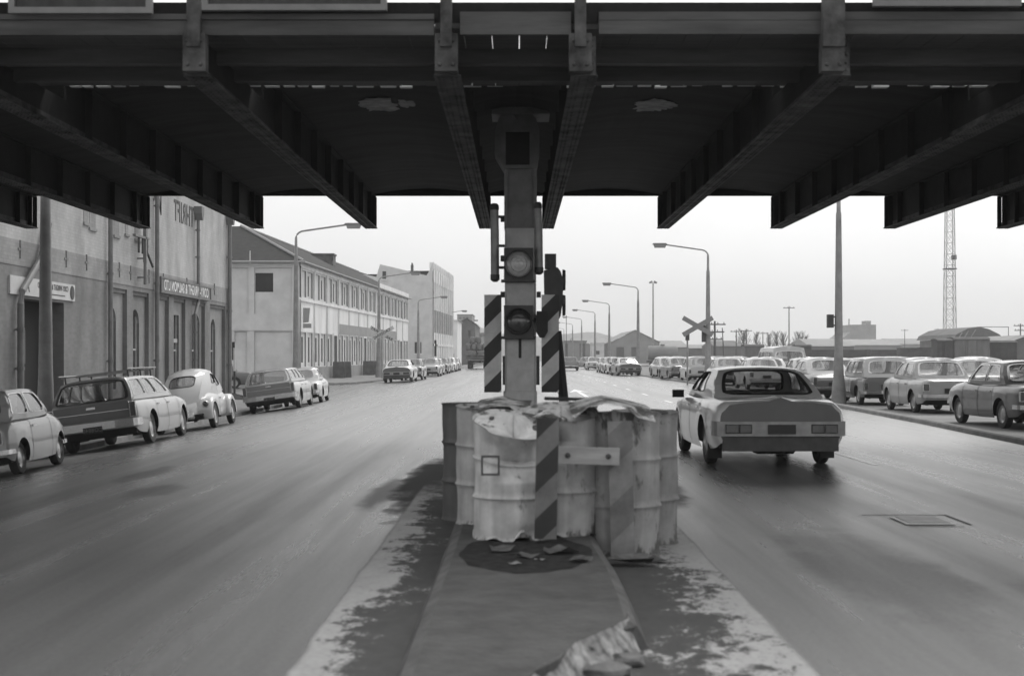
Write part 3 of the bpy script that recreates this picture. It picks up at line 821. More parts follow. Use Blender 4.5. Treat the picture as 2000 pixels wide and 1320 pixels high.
# ==================================================================== BRIDGE
YN, YF, ZB, ZD = 13.4, 29.5, 4.165, 4.84
bridge = empty('overhead_bridge', (0, 21.4, ZD), 0, 'dark riveted steel road bridge crossing overhead with boarded footway and hoardings', 'bridge')
BI = Matrix.Translation((0, -21.4, -ZD))
def bpart(name, bm, mats, smooth=None, parent=None):
    bm.transform(BI); return obj(name, bm, mats, parent or bridge, smooth, merge=False)
GX = [-.655, .63] + [s_*v for v in (3.0, 5.33, 7.66, 9.98, 12.3, 14.6) for s_ in (1, -1)] + [16.9, 19.2]
gi = 0
for gx in GX:
    bm = newbm()
    box(bm, gx-.012, gx+.012, YN+.02, 16.9, ZB+.03, 4.56); box(bm, gx-.012, gx+.012, 16.9, YF-.02, ZB+.03, ZD-.01)
    box(bm, gx-.125, gx+.125, YN, YF, ZB, ZB+.018, 1)
    box(bm, gx-.1, gx+.1, 16.9, YF, ZD-.03, ZD-.012)
    for sd in (1, -1):      # angles and stiffeners
        a, b = sorted((gx+sd*.014, gx+sd*.026)); box(bm, a, b, YN+.03, YF-.03, ZB+.019, ZB+.12, 1)
        for y in [17.6+1.55*i for i in range(8)] + [YF-.35, YF-.04]:
            a, b = sorted((gx+sd*.027, gx+sd*.115)); box(bm, a, b, y-.008, y+.008, ZB+.02, ZD-.035)
            a, b = sorted((gx+sd*.027, gx+sd*.05)); box(bm, a, b, y+.009, y+.1, ZB+.121, ZD-.036)
    box(bm, gx-.105, gx+.105, YN-.025, YN-.001, ZB+.0, 4.53, 1)
    # rivets
    for k in range(150):
        y = YN+.08+k*.107
        for dx in (-.085, -.04, .04, .085):
            lathe(bm, [(.015, ZB+.002), (.011, ZB-.009), (.003, ZB-.012)], 6, 1, 'Z', (gx+dx, y, 0))
    if abs(gx) < 4:
        for dz in (.05, .12, .2, .28, .34):
            for dx in (-.07, .07): lathe(bm, [(.017, YN-.024), (.012, YN-.036), (.003, YN-.04)], 7, 1, 'Y', (gx+dx, 0, ZB+dz))
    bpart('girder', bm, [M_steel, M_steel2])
# main deck with shallow jack arch plates between girders
bm = newbm()
xs = sorted(GX)
for a, b in zip(xs, xs[1:]):
    n = 6
    pr = [(a+(b-a)*i/n, ZD + .13*math.sin(math.pi*i/n)) for i in range(n+1)]
    for (xa, za), (xb, zb) in zip(pr, pr[1:]):
        quad(bm, (xa, 16.9, za), (xb, 16.9, zb), (xb, YF-.12, zb), (xa, YF-.12, za))
box(bm, -16.5, 21, 16.85, YF-.05, ZD+.15, ZD+.3)
for y in (16.9, 29.42): box(bm, -16.5, 21, y-.06, y+.06, ZD-.008, ZD+.149)
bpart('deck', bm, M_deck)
# footway: planks running along the view with narrow gaps
bm = newbm()
x = -16.4; rnd = random.Random(3)
while x < 20.8:
    w = .2575+rnd.uniform(-.002, .002); box(bm, x, x+w, YN-.02+rnd.uniform(-.02, .02), 16.2+rnd.uniform(-.03, .03), 4.60, 4.65); x += w+.0075
for y in (14.3, 15.2): box(bm, -16.4, 20.8, y-.06, y+.06, 4.45, 4.598)
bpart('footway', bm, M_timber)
bm = newbm(); x = -16.4
while x < 20.8:
    w = rnd.uniform(.12, .26)
    if rnd.random() > .22: box(bm, x, x+w*.8, 16.62, 16.72, 4.662+rnd.uniform(0, .03), 4.83)
    x += w+rnd.uniform(0, .04)
bpart('daylight_dashes', bm, M_white)  # white blocks added under the deck gap to read as dashes of daylight
bm = newbm(); box(bm, -16.4, -.77, YN-.1, YN-.03, 4.525, 4.66); box(bm, -16.4, -.77, YN-.12, YN-.03, 4.664, 4.715)
box(bm, .76, 20.8, YN-.1, YN-.03, 4.535, 4.66); box(bm, .76, 20.8, YN-.1, YN-.03, 4.664, 4.74); box(bm, -.53, .5, YN-.1, YN-.03, 4.53, 4.74)
bpart('fascia_beam', bm, M_timber)
bm = newbm(); box(bm, -16.4, 20.8, YN-.02, YN+.04, 4.655, 4.845); bpart('edge_rail', bm, M_steel)
for gx, w in ((-2.985, .12), (-.655, .105), (.585, .105), (2.92, .2)):
    bm = newbm(); box(bm, gx-w/2, gx+w/2, YN-.2, YN-.105, 4.40, 5.7)
    box(bm, gx-.105, gx+.105, YN-.16, YN-.027, 4.18, 4.528)
    for dz in (.06, .28):
        for dx in (-.06, .06): lathe(bm, [(.02, YN-.16), (.015, YN-.178), (.004, YN-.182)], 8, 0, 'Y', (gx+dx, 0, 4.18+dz))
    bpart('stanchion', bm, M_steel2)
for a, b, zb in ((-4.68, -3.36, 4.70), (-2.9, -1.2, 4.727), (3.28, 4.64, 4.765), (-6.6, -4.95, 4.7), (4.85, 6.6, 4.76)):
    bm = newbm(); y0, y1 = YN-.22, YN-.16; w = .055
    box(bm, a, b, y0, y1, zb, zb+w); box(bm, a, a+w, y0, y1, zb+w, 6.2); box(bm, b-w, b, y0, y1, zb+w, 6.2); box(bm, a+w, b-w, y0, y1, 6.2-w, 6.2)
    fr = bpart('hoarding_frame', bm, M_frame)
    bm = newbm(); box(bm, a+w, b-w, y0+.03, y1, zb+w, 6.2-w); bpart('hoarding_board', bm, M_panel, parent=fr)
bm = newbm(); box(bm, -16.4, 20.8, 13.3, 13.36, 6.6, 6.7); bpart('handrail', bm, M_timber)
bm = newbm(); box(bm, -16.4, 20.8, YF-.1, YF-.02, 5.99, 6.1)
for i in range(20): box(bm, -16+1.9*i-.04, -16+1.9*i+.04, YF-.1, YF-.02, 5.12, 5.98)
bpart('parapet', bm, M_timber)

for cx_, cy_, rx_, ry_, sd_ in ((-1.86, 19.4, .26, .5, 1), (1.85, 19.45, .3, .42, 5), (-1.5, 19.3, .1, .3, 9)):
    bm = newbm(); vs = []
    for i in range(60):
        a = 2*math.pi*i/60; k = 1+.5*noise.noise(Vector((math.cos(a)*1.6, math.sin(a)*1.6, sd_)))+.35*noise.noise(Vector((math.cos(a)*6, math.sin(a)*6, sd_)))
        vs.append(bm.verts.new((cx_+rx_*k*math.cos(a), cy_+ry_*k*math.sin(a), ZD+.105)))
    bm.faces.new(vs); bmesh.ops.triangulate(bm, faces=bm.faces); bpart('scrape_mark', bm, pm('scraped plate', .35, .8, .5, 6))
# pier
PY = 20.0
def pz(x, y): return ((x-CX)/140.0, EYE+(HY-y)/140.0)
pier = empty('bridge_pier', (.046, PY, 0), 0, 'tall narrow painted pier holding up the middle of the bridge on the island', 'pier')
PI_ = Matrix.Translation((-.046, -PY, 0))
def ppart(name, bm, mats, smooth=None, par=None):
    bm.transform(PI_); return obj(name, bm, mats, par or pier, smooth)
def chbox(bm, x0, x1, y0, y1, z0, z1, c=.03, mi=0):
    prism(bm, [(x0+c, y0), (x1-c, y0), (x1, y0+c), (x1, y1-c), (x1-c, y1), (x0+c, y1), (x0, y1-c), (x0, y0+c)], 'Z', z0, z1, mi)
bm = newbm(); chbox(bm, -.19, .275, PY-.25, PY+.25, .16, 1.06, .04); ppart('plinth', bm, M_pier)
bm = newbm(); chbox(bm, -.17, .262, PY-.24, PY+.24, 1.062, 3.31); ppart('lower_shaft', bm, M_pier)
bm = newbm(); box(bm, .02, .06, PY-.243, PY-.239, 1.52, 1.82, 0); ppart('slot', bm, M_black)
bm = newbm(); box(bm, -.13, .222, PY-.21, PY+.21, 3.312, 4.3)
for x0, x1 in ((-.178, -.132), (.224, .272)): box(bm, x0, x1, PY-.26, PY+.26, 3.314, 4.2)
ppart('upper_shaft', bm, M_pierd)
bm = newbm()
out = [pz(*p) for p in ((985, 335), (967, 305), (967, 262), (975, 238), (990, 226), (1004, 232), (1011, 242), (1018, 232), (1032, 226), (1046, 238), (1053, 262), (1053, 305), (1048, 335))]
prism(bm, out, 'Y', PY-.3, PY+.3)
box(bm, -.35, .45, PY-.35, PY+.35, 4.865, 4.96)
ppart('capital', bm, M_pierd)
bm = newbm(); a, b = pz(988, 328), pz(1034, 265)
box(bm, a[0], b[0], PY-.312, PY-.302, a[1], b[1]); ppart('painted_recess', bm, M_steel)  # dark panel in front of the capital, its colour imitating a shaded recess
bm = newbm(); tube(bm, [(.56, PY+.35, 1.9), (.74, PY+.45, .2)], .07, 8); ppart('strut', bm, M_black)
for z in (2.4, 3.45, 2.9):
    for x in (-.2, .3):
        bm = newbm(); box(bm, x-.03, x+.03, PY-.15, PY-.05, z-.04, z+.04); ppart('bracket', bm, M_iron)
for x0, x1 in ((-.2, -.17), (.265, .31)):
    bm = newbm(); box(bm, x0, x1, PY-.2, PY-.1, 1.15, 1.55); ppart('bracket', bm, M_iron)

# lamps fixed to the pier
def round_lamp(z, r, label, bright):
    o = empty('warning_lamp', (.02, PY-.26, z), 0, label, 'lamp', 'round lamps on the pier')
    bm = newbm(); box(bm, -.2, .2, -.16, .02, -r-.06, r+.05); box(bm, -.24, .24, -.1, -.04, -r-.07, -r-.03); obj('housing', bm, M_iron, o)
    bm = newbm(); lathe(bm, [(r*1.02, -.16), (r*1.06, -.22), (r*.98, -.25), (r*.9, -.235)], 32, 0, 'Y', caps=False); obj('bezel', bm, M_galv if bright else M_iron, o, 40)
    bm = newbm(); lathe(bm, [(r*.92, -.235), (r*.8, -.26), (r*.5, -.29), (r*.2, -.302), (.001, -.305)], 32, 0, 'Y', caps=False)
    for q in (.35, .6): lathe(bm, [(r*q, -.29+.03*q), (r*(q+.03), -.312+.03*q), (r*(q+.06), -.285+.03*q)], 32, 0, 'Y', caps=False)
    obj('lens', bm, M_lensw if bright else M_lens, o, 50)
    bm = newbm()
    for i in range(11):
        a0, a1 = R(15+i*13.6), R(15+(i+1)*13.6); rr = r*1.03
        quad(bm, (rr*math.cos(a0), -.17, rr*math.sin(a0)), (rr*math.cos(a1), -.17, rr*math.sin(a1)), (rr*math.cos(a1), -.34, rr*math.sin(a1)), (rr*math.cos(a0), -.34, rr*math.sin(a0)))
    obj('hood', bm, M_iron, o, 40)
round_lamp(2.8, .175, 'upper round lamp with bright reflecting glass on the pier face', True)
round_lamp(2.02, .17, 'lower round lamp with dull dark glass between the two striped boards', False)
def tube_light(x, ztop, zbot, lean, label):
    o = empty('tube_light', (x, PY-.22, zbot), 0, label, 'light', 'vertical tube lights on the pier')
    h = ztop-zbot
    bm = newbm(); tube(bm, [(0, 0, .03), (lean*.3, 0, h*.6), (lean, 0, h-.03)], .058, 16); obj('tube_casing', bm, M_galv, o, 50)
    bm = newbm(); lathe(bm, [(.03, -.05), (.064, -.02), (.064, .05)], 14, 0); obj('end_cap', bm, M_iron, o, 40)
    bm = newbm(); lathe(bm, [(.064, h-.06), (.064, h), (.04, h+.03)], 14, 0, 'Z', (lean, 0, 0)); obj('end_cap', bm, M_iron, o, 40)
    s_ = -1 if x > 0 else 1
    for z in (.15, h*.45, h*.85):
        bm = newbm(); tube(bm, [(0, .02, z), (s_*.16, .05, z)], .02, 8); obj('bracket', bm, M_iron, o)
tube_light(-.305, 3.62, 2.62, -.01, 'tube light standing upright left of the pier, hanging clear of it')
tube_light(.30, 3.64, 2.72, -.02, 'tube light standing upright right of the pier, beside the hooded signal')
# side facing hooded signal and a small lamp box
sg = empty('hooded_signal', (.5, PY-.1, 2.3), 0, 'bulky dark hooded signal facing sideways, right of the pier behind a striped board', 'signal lamp')
bm = newbm(); out = [(pz(*p)[0]-.5, pz(*p)[1]-2.3) for p in ((1062, 530), (1088, 524), (1094, 532), (1099, 548), (1098, 590), (1094, 618), (1086, 634), (1064, 636))]
prism(bm, out, 'Y', -.14, .16); obj('signal_body', bm, M_iron, sg)
bm = newbm(); box(bm, -.115, .04, -.1, .12, .455, .66); obj('top_box', bm, M_iron, sg)
bm = newbm()
for zc in (.3, -.05):
    lathe(bm, [(.15, .13), (.14, .17), (.12, .16)], 18, 0, 'X', (0, 0, zc), caps=False)
obj('cowl', bm, M_steel2, sg, 40)
sb = empty('lamp_box', (.34, PY-.36, 2.0), 0, 'small black lamp box hanging in front of the right striped board', 'lamp')
bm = newbm(); prism(bm, [(-.07, .16), (.07, .16), (.08, .1), (.08, -.12), (.03, -.2), (-.03, -.2), (-.08, -.12), (-.08, .1)], 'Y', -.08, .08); obj('casing', bm, M_black, sb)
bm = newbm(); tube(bm, [(-.08, 0, .05), (-.2, .08, .05)], .02, 8); obj('bracket', bm, M_iron, sb)

def stripe_board(name, x0, x1, z0, z1, y, period, ph, label, lean=0, mats=None, rise=1.0, group='striped boards'):
    o = empty(name, ((x0+x1)/2, y, z0), 0, label, 'hazard board', group); o.rotation_euler = (0, lean, 0)
    w, h = x1-x0, z1-z0
    bm = newbm(); box(bm, -w/2, w/2, 0, .025, 0, h, 0)
    obj('board', bm, M_ltstripe if not mats else mats[0], o)
    bm = newbm()
    # clipped diagonal bands on the face
    k = -3
    while k < h/period+3:
        lo, hi = k*period+ph, k*period+ph+period*.5
        poly = [(-w/2, lo), (w/2, lo+w*rise), (w/2, hi+w*rise), (-w/2, hi)]
        def clip(poly, zc, keep):
            out = []
            for i in range(len(poly)):
                a, b = poly[i], poly[(i+1) % len(poly)]
                ia, ib = keep*(a[1]-zc) >= 0, keep*(b[1]-zc) >= 0
                if ia: out.append(a)
                if ia != ib:
                    t = (zc-a[1])/(b[1]-a[1]); out.append((a[0]+(b[0]-a[0])*t, zc))
            return out
        p = clip(poly, 0, 1); p = clip(p, h, -1) if p else p
        if len(p) > 2: bm.faces.new([bm.verts.new((q[0], -.003, q[1])) for q in p])
        k += 1
    obj('stripes', bm, M_drkstripe if not mats else mats[1], o)
    bm = newbm(); box(bm, -w/2+.03, w/2-.03, .026, .06, h*.2, h*.24); box(bm, -w/2+.03, w/2-.03, .026, .06, h*.75, h*.79); obj('batten', bm, M_iron, o)
    return o
stripe_board('hazard_board', -.452, -.215, 1.05, 2.39, PY-.3, .54, -.2, 'clean striped board upright on the left side of the pier', 0)
stripe_board('hazard_board', .335, .575, 1.05, 2.39, PY-.3, .54, -.2, 'clean striped board upright on the right side of the pier', 0)

# ==================================================================== DRUMS
def drum_mat():
    m = pm('drum paint', .27, .55, .3, 3.5, bump=.15, bscale=9)
    nt = m.node_tree; N = nt.nodes; L = nt.links; b = N['Principled BSDF']
    mx = [n for n in N if n.bl_idname == 'ShaderNodeMix'][0]
    oi = N.new('ShaderNodeObjectInfo'); L.new(oi.outputs['Color'], mx.inputs['A'])
    tc = [n for n in N if n.bl_idname == 'ShaderNodeTexCoord'][0]
    mp = N.new('ShaderNodeMapping'); mp.inputs['Scale'].default_value = (1.6, 1.6, .5); L.new(tc.outputs['Object'], mp.inputs['Vector'])
    n = N.new('ShaderNodeTexNoise'); n.inputs['Scale'].default_value = 3; n.inputs['Detail'].default_value = 9; n.inputs['Roughness'].default_value = .7
    L.new(mp.outputs[0], n.inputs['Vector'])
    sp = N.new('ShaderNodeSeparateXYZ'); L.new(tc.outputs['Object'], sp.inputs[0])
    def mr_(v, a_, b_, c_, d_):
        r = N.new('ShaderNodeMapRange'); r.inputs['From Min'].default_value = a_; r.inputs['From Max'].default_value = b_; r.inputs['To Min'].default_value = c_; r.inputs['To Max'].default_value = d_; L.new(v, r.inputs['Value']); return r.outputs['Result']
    def mt(op, a_, b_):
        k = N.new('ShaderNodeMath'); k.operation = op; L.new(a_, k.inputs[0])
        if isinstance(b_, (int, float)): k.inputs[1].default_value = b_
        else: L.new(b_, k.inputs[1])
        return k.outputs[0]
    rimw = mt('MAXIMUM', mr_(sp.outputs['Z'], .1, .0, 0, .17), mr_(sp.outputs['Z'], .82, 1.0, 0, .12))
    n3 = N.new('ShaderNodeTexNoise'); n3.inputs['Scale'].default_value = 22; n3.inputs['Detail'].default_value = 6; n3.inputs['Roughness'].default_value = .7; L.new(tc.outputs['Object'], n3.inputs['Vector'])
    rust = mt('MAXIMUM', mr_(mt('ADD', n.outputs['Fac'], rimw), .6, .66, 0, 1), mr_(mt('ADD', n3.outputs['Fac'], rimw), .7, .73, 0, .85))
    m3 = N.new('ShaderNodeMapping'); m3.inputs['Scale'].default_value = (9, 9, .5); L.new(tc.outputs['Object'], m3.inputs['Vector'])
    n4 = N.new('ShaderNodeTexNoise'); n4.inputs['Scale'].default_value = 1.5; n4.inputs['Detail'].default_value = 4; L.new(m3.outputs[0], n4.inputs['Vector'])
    ms = N.new('ShaderNodeMix'); ms.data_type = 'RGBA'; ms.blend_type = 'MULTIPLY'; ms.inputs['Factor'].default_value = 1
    L.new(mx.outputs['Result'], ms.inputs['A']); L.new(mr_(n4.outputs['Fac'], .35, .65, .82, 1.08), ms.inputs['B'])
    m2 = N.new('ShaderNodeMix'); m2.data_type = 'RGBA'; L.new(rust, m2.inputs['Factor'])
    L.new(ms.outputs['Result'], m2.inputs['A']); m2.inputs['B'].default_value = (.06, .06, .058, 1)
    L.new(m2.outputs['Result'], b.inputs['Base Color'])
    return m
M_drum = drum_mat()
def drum(x, y, z, h, r, col, label, seed, dents=(), crush=0, crush_a=0, squash=1.0, lean=(0, 0), rot=0, torn=0):
    rnd = random.Random(seed)
    o = empty('steel_drum', (x, y, z), rot, label, 'drum', 'battered drums round the pier'); o.rotation_euler = (lean[0], lean[1], rot)
    prof = []
    n = 60
    for i in range(n+1):
        t = i/n; zz = h*t; rr = r
        for c in (.335, .665): rr += .016*math.exp(-((t-c)/.014)**2)
        for c in (0, 1): rr += .012*math.exp(-((t-c)/.012)**2)
        prof.append((rr, zz))
    def dfm(v):
        a = math.atan2(v.y, v.x); t = v.z/h; rr = math.hypot(v.x, v.y)
        k = 0
        for da, dz, dp, sa, sz in dents:
            d = (a-da+math.pi) % (2*math.pi) - math.pi
            k += dp*(math.exp(-(d/sa)**2-((t-dz)/sz)**2) if sa > 0 else max(0, 1-abs(d/sa))*max(0, 1-abs(t-dz)/sz))
        nn = .012*noise.noise(Vector((v.x*3+seed, v.y*3, v.z*3)))
        f = max(.25, 1-(k-nn)/r)
        x_, y_ = v.x*f, v.y*f*squash
        z_ = v.z
        if crush: z_ -= crush*max(0, t-.45)/.55*(.5+.5*math.cos(a-crush_a)) + (.012*noise.noise(Vector((v.x*6, v.y*6, seed))) if t > .97 else 0)
        if torn and t < .02: z_ += torn*max(0, noise.noise(Vector((math.cos(a)*2, math.sin(a)*2, seed*2.2))))
        return Vector((x_, y_, z_))
    bm = newbm(); lathe(bm, prof, 64, 0, caps=False)
    for v in bm.verts: v.co = dfm(v.co)
    s = obj('shell', bm, M_drum, o, 28); s.color = (col, col, col, 1)
    bm = newbm()
    rings = lathe(bm, [(r*.99, h-.02), (r*.8, h-.022), (r*.5, h-.024), (r*.2, h-.026), (.002, h-.026)], 64, 0, caps=False)
    for v in bm.verts: v.co = dfm(v.co) + Vector((0, 0, .008*noise.noise(v.co*5) if crush else 0))
    l = obj('lid', bm, M_drum, o, 60); l.color = (col*1.1,)*3 + (1,)
    for px_, rr in ((.6, .035), (-.55, .02)):
        bm = newbm(); lathe(bm, [(rr, h-.035), (rr, h-.012), (rr*.6, h-.008)], 12, 0, 'Z', (px_*r, .1*r, 0))
        for v in bm.verts: v.co = dfm(v.co)
        b = obj('bung', bm, M_iron, o)
    return o
H = math.pi/2
drum(-.42, 13.7, .0, 1.1, .29, .07, 'dark grey drum standing furthest left and behind the white ones', 1, [(-H, .5, .02, .5, .2)], rot=.4)
drum(-.22, 12.1, .145, 1.0, .29, .32, 'pale dented drum half hidden between the dark left drum and the crushed white one', 2, [(-H+.3, .7, .05, .4, .2)], .05, -1)
drum(-.03, 11.03, .15, .98, .3, .44, 'crushed white drum with a caved in upper half at the front left', 3, [(-H+.15, .72, .17, -1.1, .26), (-H-.9, .84, .1, -.5, .3), (-H+.1, .665, -.04, .8, .03), (-H+.2, .69, .06, .9, .02), (-H+.4, .05, .06, .3, .06), (-H+1.0, .88, .1, -.5, .3)], .2, -H+.4, .95, torn=.12)
drum(.345, 11.32, .15, 1.03, .29, .34, 'pale drum in the middle behind the short bolted plank', 4, [(-H-.1, .8, .14, -.8, .25)], .14, -H, .9, torn=.1)
drum(.84, 11.4, 0, 1.12, .29, .28, 'tall drum under the bent metal sheet, right of the dark gap', 5, [(-H-.5, .6, .08, -.5, .35), (-H+.3, .85, .05, -.4, .2)], .04, 1)
drum(1.06, 11.98, 0, 1.1, .28, .22, 'dull grey drum with two raised hoops at the far right of the cluster', 6, [(-H-.2, .85, .06, -.5, .2)], .03, -H)
drum(.42, 12.55, .15, 1.0, .29, .22, 'grey drum at the back of the cluster nearest the pier', 7, [(0, .7, .06, .5, .2)], .1, 2)
# bent sheets and planks on top
def bent_sheet(name, x0, x1, y0, y1, z, amp, seed, label, col=.4):
    bm = newbm(); n, m = 5, 3; g = []; rnd_ = random.Random(seed)
    for i in range(n+1):
        row = []
        for j in range(m+1):
            u, v = i/n, j/m
            xx = x0+(x1-x0)*u+rnd_.uniform(-.012, .012); yy = y0+(y1-y0)*v+rnd_.uniform(-.012, .012)
            zz = z+amp*(1-abs(u-.42)*2.2)+.05*(v-.3)+rnd_.uniform(-.005, .005)-(.05 if j == 0 and i in (0, 4, 5) else 0)
            row.append(bm.verts.new((xx, yy, zz)))
        g.append(row)
    for i in range(n):
        for j in range(m): bm.faces.new((g[i][j], g[i+1][j], g[i+1][j+1], g[i][j+1]))
    bmesh.ops.solidify(bm, geom=bm.faces[:], thickness=.005)
    o = obj(name, bm, M_drum); o.color = (col, col, col, 1); tag(o, label, 'metal sheet', 'bent metal sheets on the drums')
bent_sheet('bent_sheet', .42, 1.06, 11.0, 11.75, 1.13, .07, 2, 'large pale bent sheet curling over the two right hand drums', .5)
bent_sheet('bent_sheet', -.32, .12, 11.5, 12.3, 1.14, .03, 5, 'pale creased sheet lying flat over the left drums', .42)
bent_sheet('bent_sheet', .1, .4, 11.1, 11.5, 1.06, .04, 8, 'small crumpled white sheet behind the dark striped board', .55)
bm = newbm(); box(bm, -.27, .27, -.05, .05, -.012, .014); o = obj('loose_plank', bm, M_black, loc=(.5, 11.9, 1.19)); o.rotation_euler = (0, R(1.5), R(8)); tag(o, 'thin dark plank laid across the tops of the middle drums', 'plank')
# boards strapped to the front
M_st2 = pm('dirty stripe dark', .025, .6, .4, 5); M_st1 = pm('dirty stripe pale', .15, .65, .4, 4)
M_st4 = pm('faded stripe dark', .14, .65, .4, 4); M_st3 = pm('faded stripe pale', .2, .65, .4, 4)
stripe_board('hazard_board', .127, .293, .19, 1.09, 10.66, .40, -.06, 'dirty striped board strapped upright to the front of the crushed white drum', R(1.2), (M_st1, M_st2), 1.0)
stripe_board('hazard_board', .72, .905, .02, 1.05, 11.0, .55, .1, 'faded striped board leaning on the right hand drums', R(-1.5), (M_st3, M_st4), .9)
pk = empty('bolted_plank', (.545, 10.93, .79), 0, 'short pale plank with two bolts joining the middle drums', 'plank')
bm = newbm(); box(bm, -.235, .235, -.02, .02, -.065, .065); obj('timber', bm, M_wood, pk); pk.rotation_euler = (0, R(1.5), 0)
for x in (-.16, .15):
    bm = newbm(); lathe(bm, [(.022, -.02), (.018, -.036), (.003, -.04)], 10, 0, 'Y', (x, 0, .0)); obj('bolt', bm, M_iron, pk)
bm = newbm()
for x0, x1, z0, z1 in ((-.07, .07, .06, .075), (-.07, .07, -.075, -.06), (.055, .07, -.06, .06), (-.07, -.055, -.06, .06)): box(bm, x0, x1, -.012, .012, z0, z1)
o = obj('steel_clasp', bm, M_iron, loc=(-.2, 10.74, .73)); tag(o, 'square steel clasp on the face of the crushed white drum', 'clasp')
# litter of rust flakes under the drums
rnd = random.Random(11)
def flake(x, y, z, s, lab, mat):
    bm = newbm(); n = 9
    c = bm.verts.new((0, 0, .02*s)); ring = [bm.verts.new((s*(.6+.5*rnd.random())*math.cos(i*2*math.pi/n), s*(.6+.5*rnd.random())*.7*math.sin(i*2*math.pi/n), rnd.uniform(0, .35)*s)) for i in range(n)]
    for i in range(n): bm.faces.new((c, ring[i], ring[(i+1) % n]))
    bmesh.ops.solidify(bm, geom=bm.faces[:], thickness=.006)
    o = obj('rust_flake', bm, mat, loc=(x, y, z)); o.color = (.12, .12, .12, 1); tag(o, lab, 'debris', 'debris at the foot of the drums')
for x, y, z, s, lab, mt in ((-.12, 10.2, .17, .13, 'large dark rust flake on the island before the crushed drum', M_rust), (.08, 9.9, .165, .1, 'flat rust flake in the middle of the island litter', M_rust),
        (.28, 10.1, .165, .15, 'broad rust plate below the dirty striped board', M_rust), (.42, 9.7, .165, .1, 'rust flake nearest the right kerb of the island', M_rust),
        (-.02, 9.55, .165, .05, 'tiny whitish paint chip on the dark island litter', M_conc), (.16, 9.75, .165, .045, 'pale chip beside the flat rust flake', M_conc),
        (.84, 10.6, .02, .2, 'curled torn rim lying under the right hand drums', M_drum), (1.05, 10.75, .01, .12, 'small curled rim piece by the rightmost drum', M_rust)):
    flake(x, y, z, s, lab, mt)
bm = newbm(); n = 40
vs = [bm.verts.new((.06+.47*(1+.12*noise.noise(Vector((math.cos(a)*2, math.sin(a)*2, 3))))*math.cos(a), 10.15+.95*(1+.25*noise.noise(Vector((math.cos(a)*3, math.sin(a)*3, 7))))*math.sin(a), .159)) for a in [i*2*math.pi/n for i in range(n)]]
bm.faces.new(vs); o = obj('rust_grit', bm, pm('dark grit', .022, .95, .7, 12, bump=.6, bscale=40, spec=.15)); o['kind'] = 'stuff'; tag(o, 'dark rust grit spilled on the island in front of the drums', 'grit')
# ==================================================================== BRICK WAREHOUSE (left)
WX = -12.0
def WY(x): return 12*F/(CX-x)
TM = lambda y, z, off=.0: Matrix(((0, 0, 1, WX+off), (1, 0, 0, y), (0, 1, 0, z), (0, 0, 0, 1)))
bw = empty('brick_warehouse', (WX, 46, 0), 0, 'big brick warehouse with painted upper wall, drainpipes and arched windows at the left', 'building')
def wpart(name, bm, mats, smooth=None, par=None):
    bm.transform(Matrix.Translation((-WX, -46, 0))); return obj(name, bm, mats, par or bw, smooth)
bays = [(42.2, 44.1, 42.45, 43.35, 'a'), (44.8, 46.7, 45.05, 46.0, 'a'), (47.7, 49.4, 47.75, 48.6, 'a'), (50.1, 51.85, 50.15, 51.4, 'd'), (52.9, 55.1, 53.15, 54.75, 'w'), (56.0, 58.9, 56.75, 57.6, 'a')]
rects = [(32, 59.5, -1, 3.72, 0, 2), (32, 59.5, 3.72, 4.33, -.015, 1), (32, 59.5, 4.33, 8.6, 0, 0)]
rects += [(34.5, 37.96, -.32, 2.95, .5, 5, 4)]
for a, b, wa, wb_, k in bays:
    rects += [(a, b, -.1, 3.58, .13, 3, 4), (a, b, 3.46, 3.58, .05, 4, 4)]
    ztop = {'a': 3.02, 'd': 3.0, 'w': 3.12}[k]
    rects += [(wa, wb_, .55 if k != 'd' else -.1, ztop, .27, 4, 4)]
bm = newbm()
relief(bm, (WX, 0, 0), (0, 1, 0), (1, 0, 0), 32, 59.5, -1, 8.4, rects)
# arch fillers over the windows
for a, b, wa, wb_, k in bays:
    if k == 'd': continue
    ztop = {'a': 3.02, 'w': 3.12}[k]; rise = {'a': .42, 'w': .3}[k]
    n = 12; c = (wa+wb_)/2; hwid = (wb_-wa)/2
    pts = [(c-hwid*math.cos(math.pi*i/n), ztop-rise+rise*math.sin(math.pi*i/n)) for i in range(n+1)]
    for half in (pts[:n//2+1], pts[n//2:]):
        cor = (wa-.001, ztop+.001) if half[0][0] < c-.01 else (wb_+.001, ztop+.001)
        prism(bm, [cor]+half, 'X', WX-.25, WX-.133, 3)
